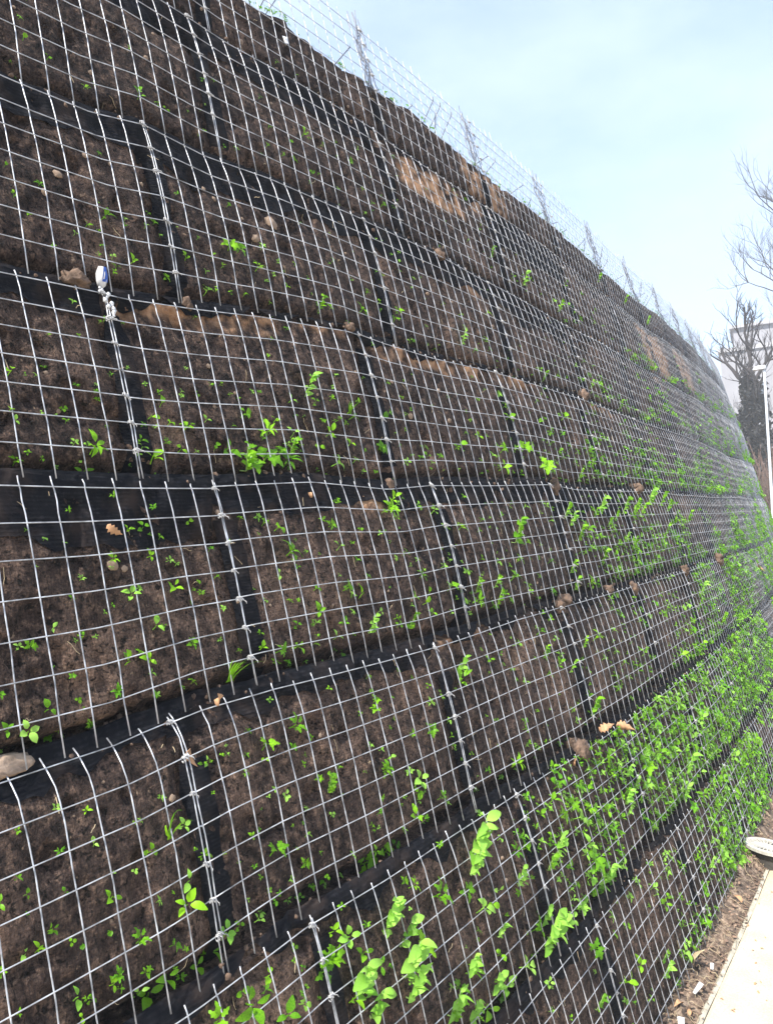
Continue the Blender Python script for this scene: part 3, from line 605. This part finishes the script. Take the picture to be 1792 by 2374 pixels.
# the ground cover that thickens towards the far end
rr = random.Random(99)
def cover(k, s):
    if k <= -2: return np.clip((s - (2.1 if k == -2 else 2.6)) / 3.2, 0, 1) * (1.8 + 3.0 * np.clip((s - 4) / 2, 0, 1) if k == -2 else 1.2 + 1.5 * np.clip((s - 3.6) / 1.5, 0, 1))
    if k == -1: return .12 * np.clip((s - 2.2) / 2, 0, 1) + 1.4 * np.clip((s - 4.2) / 3, 0, 1)
    if k == 0: return .95 * np.clip((s - 3.2) / 1.2, 0, 1) * (.55 + .45 * np.clip((s - 5) / 2, 0, 1))
    if k == 1: return .45 * np.clip((s - 3.0) / 2, 0, 1)
    if k == 2: return .30 * np.clip((s - 3.6) / 2, 0, 1)
    if k == 3: return .16 * np.clip((s - 4.2) / 2, 0, 1)
    return 0.0
for k in range(-3, 4):
    for q in range(7000):
        s = 2.2 + 15 * rr.random() ** 1.5; v = rr.random()
        if 0 <= k: v = 1 - (1 - v) * (.35 + .65 * rr.random())
        cl = float(fbm(np.array(s * 2.6), np.array(v * 1.3 + k * 3.3), 120, 3)); low = .25 if k < 0 else (1.5 * (v - .35) if k < 3 else 2.2 * (v - .7))
        if rr.random() > float(cover(k, s)) * max(0, min(1, .45 + cl * 2.2 + low * .7)): continue
        scatter(k, s, v, rr.uniform(.017, .038) * (1 + .06 * s) * (1.7 if k < -1 and rr.random() < .2 else 1), rr, rr.uniform(.002, .012))
    for q in range(10 if k > 0 else 9):      # bushy clumps hanging on the ledges
        s = 4.3 + 11 * rr.random() ** 1.2
        for z in range(int(rr.uniform(10, 26))): scatter(k, s + rr.gauss(0, .09), min(.99, .93 + rr.gauss(0, .05)), rr.uniform(.03, .05) * (1 + .04 * s), rr, rr.uniform(.0, .05))
for q in range(420):                          # tufts along the top edge of the bank
    s = 1.6 + 14 * rr.random() ** 1.3; scatter(4, s, float(soil_top(np.array([s]))[0]) + .01, rr.uniform(.012, .03) * (1 + .03 * s), rr, -.005)
for mb, m, nm, lb in zip(sm, ('leaf', 'pale', 'dark'), ('ground_cover',) * 3, ('bright green ground cover thickening along the far part of the wall', 'pale green sprouts mixed through the ground cover on the wall', 'dark mossy green growth on the wall and its ledges')):
    tag(mb.build(nm, M[m], None, True), lb, 'ground cover', kind='stuff')
def blades(name, k, s, v, n, L_, label, seed):
    rr = random.Random(seed); tan, nrm = frame(k, s); p0 = Vector(wall(k, s, v, -.012)); root = empty(name, tuple(p0)); tag(root, label, 'grass')
    for q in range(n):
        d = (Vector((0, 0, 1)) * rr.uniform(.6, 1) + nrm * rr.uniform(.15, .6) + tan * rr.uniform(-.5, .5)).normalized(); l = L_ * rr.uniform(.5, 1); w_ = rr.uniform(.0018, .0034)
        V = []; Fc = []
        for i in range(6):
            t = i / 5; c_ = Vector((tan.x, tan.y, 0)) * .01 * rr.uniform(-1, 1) * (i == 0) + d * l * t + nrm * l * .3 * t * t - Vector((0, 0, 1)) * l * .35 * t ** 3
            ww = w_ * (1 - t) ** .7 + .0002; V += [tuple(c_ - tan * ww), tuple(c_ + tan * ww)]
        for i in range(5): a = 2 * i; Fc.append((a, a + 2, a + 3, a + 1))
        MB().add(V, Fc).build('blade', M['leaf'], root, True)
blades('grass_tuft', 0, 1.19, .93, 16, .10, 'tuft of thin grass blades at the foot of the fifth row, beside a seam', 3)
blades('grass_tuft', -1, .94, .42, 5, .13, 'few long grass blades standing in the leftmost panel of the sixth row', 4)
blades('grass_tuft', 1, 1.9, .55, 7, .06, 'short grass tuft in the middle of the fourth row', 5)

# ---------------------------------------------------------------- things lodged on the wall
def lodged(name, me, k, s, v, n, label, cat, rot=(0, 0, 0), group=None):
    o = new_obj(name, me, None, Matrix.Translation(Vector(wall(k, s, v, n))) @ Matrix.Rotation(rot[2], 4, 'Z') @ Matrix.Rotation(rot[0], 4, 'X') @ Matrix.Rotation(rot[1], 4, 'Y'))
    return tag(o, label, cat, group)
lodged('stone', lump('stone', .085, 1, M['stone'], (.8, 1.5, .55), .45, (18, 12)), -1, .66, -.02, -.01, 'knobbly tan stone on the ledge at the left edge, above the sixth row', 'stone')
CL = [(-1, 3.10, -.03, .07, 'on the ledge above the sixth row, beside the curled dry leaf'), (-2, 2.80, -.03, .08, 'crumbling over the top of the seventh row'), (-1, 3.02, .0, .055, 'small, at the ledge above the sixth row'),
      (-1, 3.98, .03, .07, 'hanging over the top bar of the sixth row'), (-1, 3.62, -.02, .06, 'on the ledge above the sixth row between two clods'), (-1, 5.05, -.0, .08, 'dark, far along the ledge above the sixth row'),
      (1, 4.18, -.05, .075, 'at a seam on the ledge above the fourth row'), (0, 3.33, .02, .07, 'filling the gap in the top of the fifth row'), (1, 2.02, -.03, .045, 'crumbly, on the ledge above the fourth row at the second seam'),
      (1, .99, -.04, .06, 'dark, beside the blue and white plastic scrap'), (2, 2.86, -.02, .055, 'elongated, on the top bar of the third row'), (0, 2.02, -.02, .04, 'on the ledge above the fifth row'), (1, 1.32, -.02, .035, 'low, right of the blue and white scrap'),
      (0, 4.6, -.02, .08, 'dark, far along the ledge above the fifth row'), (-1, 6.2, -.0, .1, 'dark, at the far end of the ledge above the sixth row')]
for i, (k, s, v, c, t) in enumerate(CL):
    lodged('earth_clod', lump('earth_clod', c, 20 + i, M['clod'], (.8, 1.1, .8), .75, (22, 14)), k, s, v, -.005, 'brown earth clod ' + t, 'clod', (i * .7, i * 1.3, i * 2.1))
def dry(name, k, s, v, L_, label, i):
    V, Fc = leaf_v(L_, L_ * .5, 'lobed' if i % 2 == 0 else 'lance', .5, .35, 9, 700 + i); mb = MB().add(V, Fc); me = mb.mesh(name, M['dry'], True)
    o = lodged(name, me, k, s, v, .008, label, 'dry leaf', (1.0 + i, -1.2 + .5 * i, 1.3 + i * 1.7)); so = o.modifiers.new('s', 'SOLIDIFY'); so.thickness = .0012
for i, (k, s, v, L_, t) in enumerate([(-1, 3.03, .95, .06, 'large curled tan dry leaf caught between sixth and seventh rows'), (-2, 2.72, .03, .06, 'brown dry leaf upright on the top bar of the seventh row'), (-1, 8.2, .35, .16, 'orange brown dry leaf far along the sixth row near the right edge'),
      (0, 1.12, .98, .05, 'reddish dry leaf at the loose corner where the sixth row begins'), (-2, 3.2, -.02, .07, 'tan dry leaf beside the large curled leaf'), (-1, 1.02, .12, .04, 'tan dry leaf tied into the first seam of the sixth row'),
      (0, .93, .17, .035, 'pale tan leaf stuck to the black netting of the fifth row'), (0, 1.6, .08, .03, 'small tan leaf near the top of the fifth row')]): dry('dry_leaf', k, s, v, L_, t, i)
# tan crumbs of stone showing through the netting, and bits of root
crumbs = [lump('tan_crumb', 1, 400 + i, M['stone'], (.5, 1, .8), .5, (9, 6)) for i in range(5)]
rr = random.Random(31); items = []
for q in range(95):
    k = rr.choice([4, 3, 3, 2, 2, 2, 1, 1, 0, 0, -1, -2]); s = rr.uniform(.75, 4.4); v = rr.uniform(.12, .85); c = rr.uniform(.008, .020) * (1.5 if rr.random() < .15 else 1)
    if k == 4: v = rr.uniform(.58, .9)
    items.append((k, s, v, c))
items += [(2, .8, .2, .06), (2, .83, .3, .035), (2, 1.75, .33, .05), (2, 1.0, .42, .025)]
lab = named(items, 'tan stone crumb', '')
for i, p in enumerate(items):
    k, s, v, c = p; o = new_obj('tan_crumb', crumbs[i % 5], None, Matrix.Translation(Vector(wall(k, s, v, float(soil_n(k, np.array(s), np.array(v))) + .08 * c))) @ Matrix.Rotation(rr.uniform(-.4, .4), 4, 'Y') @ Matrix.Rotation(rr.uniform(-1, 1), 4, 'X') @ Matrix.Scale(c, 4))
    tag(o, lab[p], 'stone', 'tan stones in the netted soil')
rt_ = MB()
for q in range(420):
    k = rr.choice(TIERS); s = rr.uniform(.6, 5); v = rr.uniform(.05, .95); L_ = rr.uniform(.008, .04); an = rr.uniform(0, 6.28)
    if k == 4 and v < .56: continue
    ss_ = s + np.linspace(0, L_ * math.cos(an), 4); vv_ = np.clip(v + np.linspace(0, 2 * L_ * math.sin(an), 4) + .006 * np.array([0, 1, -1, 0.]) * rr.uniform(-1, 1), .02, .98)
    rt_.add(*tube(wall(k, ss_, vv_, soil_n(k, ss_, vv_) + rr.uniform(.003, .008)), rr.uniform(.0005, .0012), 3, False))
tag(rt_.build('root_fibres', M['straw'], None, True), 'pale root fibres and straw bits caught on the netted soil', 'roots', kind='stuff')
lc = MB(); base_v, base_f = [], []
shapes = []
for i in range(4):
    me_ = lump('x', 1, 450 + i, None, (.8, 1, .7), .7, (7, 5)); V_ = np.empty(len(me_.vertices) * 3); me_.vertices.foreach_get('co', V_); shapes.append((V_.reshape(-1, 3), [tuple(p_.vertices) for p_ in me_.polygons])); bpy.data.meshes.remove(me_)
for q in range(1500):
    k = rr.choice(TIERS[1:]); s = .5 + 9 * rr.random() ** 1.6; v = -.01 - .05 * rr.random() if rr.random() < .6 else rr.gauss(.0, .03)
    if float(vn(np.array(s * 2.2), np.array(k * 3.7), 140)) < -.15: continue
    V_, F_ = shapes[q % 4]; c = rr.uniform(.004, .016) * (1 + .06 * s); Mx = Matrix.Rotation(rr.uniform(0, 6), 3, 'Z') @ Matrix.Rotation(rr.uniform(0, 6), 3, 'X')
    lc.add(V_ @ np.array(Mx).T * c + wall(k, s, v, -.006 + rr.uniform(-.02, .006)), F_)
tag(lc.build('ledge_crumbs', M['clod'], None, True), 'crumbs of brown earth spilled along the ledges between the rows', 'soil crumbs', kind='stuff')
# scraps of plastic
def scrap(label, V, m, loc_mw, name='plastic_scrap'):
    mb = MB(); A, B = V.shape[:2]; me = grid_mesh(name, V, m); o = new_obj(name, me, None, loc_mw); so = o.modifiers.new('s', 'SOLIDIFY'); so.thickness = .001
    return tag(o, label, 'plastic')
p = Vector(wall(1, 1.055, -.07, .012)); root = empty('plastic_wrapper', tuple(p)); tag(root, 'blue and white plastic wrapper wedged at the ledge of the fourth row', 'wrapper')
th = np.linspace(0, 2 * math.pi, 13); zz = np.linspace(-.022, .03, 7)
T2, Z2 = np.meshgrid(th, zz, indexing='ij'); prof = np.interp(Z2, [-.022, -.01, .012, .03], [.003, .012, .0125, .009]) * (1 + .15 * np.sin(3 * T2 + Z2 * 90))
body = np.stack([prof * np.cos(T2), prof * np.sin(T2), Z2], -1)
new_obj('white_body', grid_mesh('white_body', body, M['white']), root, Matrix.Rotation(.25, 4, 'Y'))
capm = np.stack([1.08 * prof * np.cos(T2), 1.08 * prof * np.sin(T2), Z2], -1)[3:10, 2:]
new_obj('blue_print', grid_mesh('blue_print', capm, M['blue']), root, Matrix.Rotation(.25, 4, 'Y') @ Matrix.Rotation(-1.9, 4, 'Z'))
rr = random.Random(4); fo = MB()
for q in range(16):
    t = q / 15; s = 1.05 + .012 * rr.uniform(-1, 1) + .012 * t; c_ = wall(1, s, -.02 + .15 * t, .010); r_ = rr.uniform(.003, .006)
    me_v, me_f = tube(np.array([c_ + [0, 0, r_], c_ + [0, 0, .3 * r_], c_ - [0, 0, .5 * r_], c_ - [0, 0, r_]]), [r_ * .3, r_, r_, r_ * .3], 6); fo.add(me_v, me_f)
tag(fo.build('dried_foam', M['white'], None, True), 'trail of white dried foam dripping down the seam below the plastic wrapper', 'foam')
def sheet_scrap(label, loc, w_, h_, rz, tilt, seed, name='plastic_scrap', m='white'):
    u, v = np.meshgrid(np.linspace(-.5, .5, 6), np.linspace(-.5, .5, 6), indexing='ij'); V = np.stack([u * w_ * (1 + .3 * v), v * h_, .25 * w_ * fbm(u * 2, v * 2, seed, 2)], -1)
    return scrap(label, V, M[m], Matrix.Translation(loc) @ Matrix.Rotation(rz, 4, 'Z') @ Matrix.Rotation(tilt, 4, 'X'), name)
def ground_at(px, py, z):
    d = FW + RT * (px - IMG_W / 2) / F_PX - UP * (py - IMG_H / 2) / F_PX; t = (z - CAMZ) / d[2]; return Vector((d[0] * t, d[1] * t, z))
sheet_scrap('white triangular plastic scrap lying lowest in the soil strip', (-.965, 2.82, .03), .022, .036, .4, .7, 1)
sheet_scrap('long white paper scrap in the soil strip beside the kerb', (-.972, 3.05, .035), .018, .05, -.5, .6, 2)
sheet_scrap('small pale scrap furthest up the soil strip', (-.965, 3.22, .04), .012, .026, .2, .5, 3)
sheet_scrap('pale blue plastic scrap behind the top row of wire', tuple(wall(4, 2.11, .66, .004)), .02, .035, 1.4, 1.3, 5)
for i, (x, y, L_, t) in enumerate([(-1.03, 3.2, .075, 'yellowish dry leaf standing against the foot of the wall'), (-1.0, 3.85, .06, 'tan dry leaf under the slotted grate'), (-1.0, 2.95, .05, 'curled brown leaf lying by the foot of the wall'), (-.975, 2.76, .04, 'brown leaf nearest the bottom edge of the soil strip'), (-.96, 2.9, .035, 'short tan leaf halfway to the kerb')]):
    V, Fc = leaf_v(L_, L_ * .4, 'lance', .4, .6, 8, 800 + i); o = new_obj('dry_leaf', MB().add(V, Fc).mesh('dry_leaf', M['dry' if i != 0 else 'straw'], True), None, Matrix.Translation((x, y, litter_z(x, y) + .015)) @ Matrix.Rotation(i * 1.9 + .6, 4, 'Z') @ Matrix.Rotation(-.5 if i else -1.3, 4, 'Y'))
    so = o.modifiers.new('s', 'SOLIDIFY'); so.thickness = .001; tag(o, t, 'dry leaf')
crumb = [MB().add(*leaf_v(1, .45, 'lobed', .3, .4, 5, 900 + i)).mesh('leaf_crumb', M['dry'], True) for i in range(3)]
for q in range(90):
    y = random.uniform(2.5, 4.6); x = float(edge_x(y)) + random.uniform(.015, .5) ** 1.3; s_ = random.uniform(.006, .018)
    tag(new_obj('leaf_crumb', crumb[q % 3], None, Matrix.Translation((x, y, .004)) @ Matrix.Rotation(random.uniform(0, 6.3), 4, 'Z') @ Matrix.Scale(s_, 4)), 'brown crumb of dry leaf lying on the pale path', 'leaf crumb', 'leaf crumbs on the path')

# ---------------------------------------------------------------- oval slotted grate
def grate():
    c = ground_at(1778, 1962, .10); root = empty('slotted_grate', tuple(c)); root.rotation_euler = (.05, -.06, -.5)
    tag(root, 'pale oval slotted grate raised above the soil strip at the right edge', 'grate')
    A, B, n = .14, .078, 40; an = np.linspace(0, 2 * math.pi, n, endpoint=False); mt = simple('worn_grey_metal', (0.50, 0.48, 0.44), 0.6, 0.25, 60, 0.2, 0.001)
    def ring(a0, b0, a1, b1, z0, z1):
        V = []; Fc = []
        for (a, b, z) in ((a0, b0, z0), (a0, b0, z1), (a1, b1, z1), (a1, b1, z0)): V += [(a * math.cos(t), b * math.sin(t), z) for t in an]
        for q in range(4):
            for i in range(n): Fc.append((q * n + i, q * n + (i + 1) % n, ((q + 1) % 4) * n + (i + 1) % n, ((q + 1) % 4) * n + i))
        return V, Fc
    MB().add(*ring(A, B, A - .022, B - .022, -.012, .004)).build('rim', mt, root)
    MB().add(*ring(A * .5, B * .36, A * .5 - .008, B * .36 - .008, -.009, .0005)).build('inner_ring', mt, root)
    for i in range(26):
        t = 2 * math.pi * i / 26; d = np.array([math.cos(t), math.sin(t)]); p0 = np.array([A * .48 * d[0], B * .34 * d[1]]); p1 = np.array([(A - .02) * d[0], (B - .02) * d[1]])
        q = p1 - p0; q /= np.linalg.norm(q); w_ = np.array([-q[1], q[0]]) * .0030
        V = [(*(p + sg * w_), z) for z in (-.003, .001) for p in (p0, p1) for sg in (-1, 1)]
        MB().add(V, [(0, 1, 3, 2), (4, 6, 7, 5), (0, 4, 5, 1), (2, 3, 7, 6), (0, 2, 6, 4), (1, 5, 7, 3)]).build('bar', mt, root)
    V, Fc = ring(A * .6, B * .55, A * .55, B * .5, -.15, -.013); MB().add(V, Fc).build('collar', simple('dark_pipe', (0.05, 0.045, 0.04), 0.8, 0.3, 30), root)
    V = [(A * .9 * math.cos(t), B * .86 * math.sin(t), z) for z in (-.016, -.0125) for t in an]; MB().add(V, [tuple(range(n)), tuple(range(2 * n - 1, n - 1, -1))]).build('shade_backing', simple('slot_shade_black', (0.012, 0.011, 0.010), 0.95, 0.3, 60), root)  # added black plate: the dark interior behind the slots, put in as colour
    V = [(A * .48 * math.cos(t), B * .34 * math.sin(t), z) for z in (-.006, -.001) for t in an]; MB().add(V, [tuple(range(n)), tuple(range(2 * n - 1, n - 1, -1))]).build('centre_plate', mt, root)
grate()

# ---------------------------------------------------------------- background
def at_dir(px, dist, z=-.05):
    d = FW + RT * (px - IMG_W / 2) / F_PX - UP * (1150 - IMG_H / 2) / F_PX; h = math.hypot(d[0], d[1]); return (d[0] / h * dist, d[1] / h * dist, z)
def lamp():
    x, y, _ = at_dir(1788, 22); H_ = CAMZ + 22 * .162
    root = empty('street_lamp', (x, y, -.05)); tag(root, 'slim pale street lamp with flat white head beside the bare tree', 'street lamp')
    pm = simple('pale_pole', (0.62, 0.66, 0.72), 0.5, 0.08, 8); z = np.linspace(0, H_, 8)
    MB().add(*tube(np.stack([0 * z, 0 * z, z], -1), np.linspace(.042, .030, 8), 10)).build('pole', pm, root, True)
    V, Fc = tube(np.array([(0, 0, 0), (0, 0, .25), (0, 0, .3)]), [.1, .1, .08], 10); MB().add(V, Fc).build('base', pm, root, True)
    V, Fc = boxv(-.27, .05, -.1, .1, H_ - .02, H_ + .08); V = [(a * (1 if c < H_ + .05 else .8), b * (1 if c < H_ + .05 else .7), c) for a, b, c in V]
    hd = MB().add(V, Fc).build('lamp_head', M['white'], root); bv = hd.modifiers.new('b', 'BEVEL'); bv.width = .02; bv.segments = 2
lamp()
bark = simple('bark', (0.035, 0.030, 0.032), 0.95, 0.4, 6, 0, 0.02)
def tree(name, base, H_, label, seed, lean=(0, 0), ivy=True, r0=.3, levels=4, limbs=7, spread=.8, first_z=.45, wide=.5, ivw=.55, ll=1.0):
    rr = random.Random(seed); root = empty(name, base); tag(root, label, 'tree')
    tr = MB(); cr = MB()
    zs = np.linspace(0, H_ * .62, 9); P = np.stack([lean[0] * zs / H_ + .12 * np.array([vn(z * .5, 1.0, seed) for z in zs]), lean[1] * zs / H_ + .12 * np.array([vn(z * .5, 5.0, seed) for z in zs]), zs], -1)
    tr.add(*tube(P, np.linspace(r0, r0 * .5, 9), 9)); tr.build('trunk', bark, root, True)
    def grow(p, d, L_, r_, lv):
        n = 6; Q = [p.copy()]
        for i in range(n):
            d = d + np.array([rr.gauss(0, .16), rr.gauss(0, .16), rr.gauss(.05, .1)]); d = d / np.linalg.norm(d); Q.append(Q[-1] + d * L_ / n)
        cr.add(*tube(np.array(Q), np.linspace(r_, r_ * .4, n + 1), 6 if lv > 2 else 4, False))
        if lv == 0: return
        for q in range(rr.randint(3, 5) if lv > 1 else rr.randint(3, 5)):
            i = rr.randint(2, n); dd = d + np.array([rr.gauss(0, spread), rr.gauss(0, spread), rr.gauss(.25, .4)]); dd /= np.linalg.norm(dd)
            grow(Q[i], dd, L_ * rr.uniform(.42, .68), r_ * .45, lv - 1)
    for q in range(limbs):
        t = first_z + (1 - first_z) * q / max(1, limbs - 1); i = min(8, int(t * 8)); az = q * 2.4 + rr.uniform(-.4, .4)
        grow(P[i], np.array([math.cos(az) * wide, math.sin(az) * wide, .85]), ll * H_ * rr.uniform(.28, .42) * (1.15 - .4 * t), r0 * .3, levels - 1)
    cr.build('crown', bark, root, True)
    if ivy:
        iv = MB(); rg = np.random.default_rng(seed)
        for q in range(int(9000 * ivw)):
            z = H_ * .6 * (1 - rg.random() ** .62); i = min(7, int(z / (H_ * .62) * 8)); c_ = P[i] + (P[i + 1] - P[i]) * (z / (H_ * .62) * 8 - i)
            a = rg.random() * 6.283; R_ = (r0 + ivw * (1 - .8 * (z / H_ / .6) ** 1.6) * rg.random() ** .5) * (.8 + .4 * vn(a * 2, z * 1.2, seed))
            c_ = c_ + np.array([math.cos(a) * R_, math.sin(a) * R_, rg.normal(0, .1)]); sz = rg.uniform(.07, .16); u = rg.normal(size=3); u /= np.linalg.norm(u); w_ = np.cross(u, [.3, .2, 1]); w_ /= np.linalg.norm(w_)
            iv.add([c_ - u * sz, c_ + w_ * sz * .6, c_ + u * sz, c_ - w_ * sz * .6], [(0, 1, 2, 3)])
        iv.build('ivy', IVY, root)
    return root
IVY = simple('dull_ivy', (0.035, 0.036, 0.038), 0.8, 0.45, 3)
tree('bare_tree', at_dir(1742, 30), 11.0, 'bare winter tree with ivy-clad trunk just behind the street lamp', 5, (.3, 0), True, .28, 4, 6, .4, .7, .28, .75, .62)
tree('bare_tree', at_dir(2020, 27), 12.5, 'taller bare tree at the right edge with branches reaching over the building', 12, (-.8, 0), True, .2, 5, 8, .35, .4, .3)
tree('bare_tree', at_dir(1768, 38), 8.0, 'smaller bare tree behind the ivy-clad one', 23, (0, 0), True, .22, 4, 6, .4, .4, .3, .55, .8)
def building():
    d = Vector(at_dir(1688, 46)); rt = Vector((.98, .2, 0)).normalized(); fwv = Vector((-.2, .98, 0)); rz = math.atan2(rt.y, rt.x)
    root = empty('apartment_building', (d.x, d.y, -.05)); root.rotation_euler.z = rz; tag(root, 'pale apartment block with set-back top storey behind the bare trees', 'building')
    wm = simple('pale_render', (0.27, 0.27, 0.295), 0.9, 0.08, 1.5); gm = simple('window_glass', (0.10, 0.12, 0.15), 0.15, 0.2, 2); fm = simple('window_frame', (0.33, 0.33, 0.35), 0.6, 0.05, 4)
    top = CAMZ + 46 * .185
    MB().add(*boxv(0, 16, 0, 10, 0, top)).build('wall', wm, root)
    MB().add(*boxv(.0 - .12, 16.12, -.12, 10.12, top, top + .22)).build('cornice', fm, root)
    MB().add(*boxv(.7, 15.3, .6, 9.4, top + .22, top + 1.35)).build('top_storey', wm, root)
    MB().add(*boxv(.5, 15.5, .4, 9.6, top + 1.35, top + 1.5)).build('roof', fm, root)
    for fl in range(3):
        for i in range(6):
            x = 1.0 + i * 2.5; z = 1.1 + fl * 3.0
            if z + 1.6 > top: continue
            f_ = MB().add(*boxv(x - .08, x + 1.18, -.05, .02, z - .08, z + 1.58)).build('window', fm, root); MB().add(*boxv(x, x + 1.1, -.07, -.052, z, z + 1.5)).build('pane', gm, f_)
            MB().add(*boxv(x - .2, x + 1.3, -.16, .0, z - .18, z - .082)).build('sill', fm, f_)
    d2 = Vector(at_dir(1655, 52)); r2 = empty('low_house', (d2.x, d2.y, -.05)); r2.rotation_euler.z = rz; tag(r2, 'low pale house end left of the apartment block, above the wall', 'house')
    h2 = CAMZ + 52 * .143; MB().add(*boxv(-1.2, 4, 0, 7, 0, h2)).build('wall', wm, r2)
    MB().add([(-1.5, -.3, h2), (4.3, -.3, h2), (4.3, 7.3, h2), (-1.5, 7.3, h2), (-1.5, 3.5, h2 + .5), (4.3, 3.5, h2 + .5)], [(0, 1, 5, 4), (2, 3, 4, 5), (0, 4, 3), (1, 2, 5), (0, 3, 2, 1)]).build('roof', simple('grey_roof', (.3, .3, .33), .8, .1, 3), r2)
building()
def hedge(px, dist, w_, h_, label, seed, col):
    b = at_dir(px, dist); rg = np.random.default_rng(seed); root = empty('bare_shrub', b); tag(root, label, 'shrub', 'leafless shrubs below the trees'); mb = MB(); tw = simple('brown_twig', col, .95, .4, 4)
    for q in range(420):
        a = rg.random() * 6.283; r_ = w_ * rg.random() ** .6; p = np.array([math.cos(a) * r_ * .3, math.sin(a) * r_ * .3, 0]); d = np.array([math.cos(a) * r_, math.sin(a) * r_, h_ * rg.uniform(.5, 1)])
        mb.add(*tube(np.array([p, p + d * .35 + rg.normal(0, .12, 3), p + d * .7 + rg.normal(0, .15, 3), p + d + rg.normal(0, .15, 3)]), [.022, .016, .011, .005], 3, False))
    mb.build('twigs', tw, root)
hedge(1762, 25, 1.1, 3.6, 'reddish brown leafless shrub at the foot of the street lamp', 3, (.13, .085, .07))
hedge(1800, 24, 1.3, 3.2, 'brown leafless shrub right of the street lamp', 4, (.12, .085, .075))
hedge(1740, 27, 1.2, 2.8, 'brown leafless shrub under the ivy-clad tree', 6, (.12, .08, .07))

# ---------------------------------------------------------------- hazy air
hz = MB().add(*boxv(-156, 156, -116, 196, -1.1, 16.5)).build('haze', None); tag(hz, 'thin pale haze in the air', 'haze', kind='stuff')
hm = bpy.data.materials.new('haze'); hm.use_nodes = True; nt = hm.node_tree; nt.nodes.clear()
ho = nt.nodes.new('ShaderNodeOutputMaterial'); pv = nt.nodes.new('ShaderNodeVolumePrincipled')
pv.inputs['Color'].default_value = (.90, .94, 1.0, 1); pv.inputs['Density'].default_value = .0035; pv.inputs['Anisotropy'].default_value = .0
nt.links.new(pv.outputs['Volume'], ho.inputs['Volume']); hz.data.materials.append(hm)
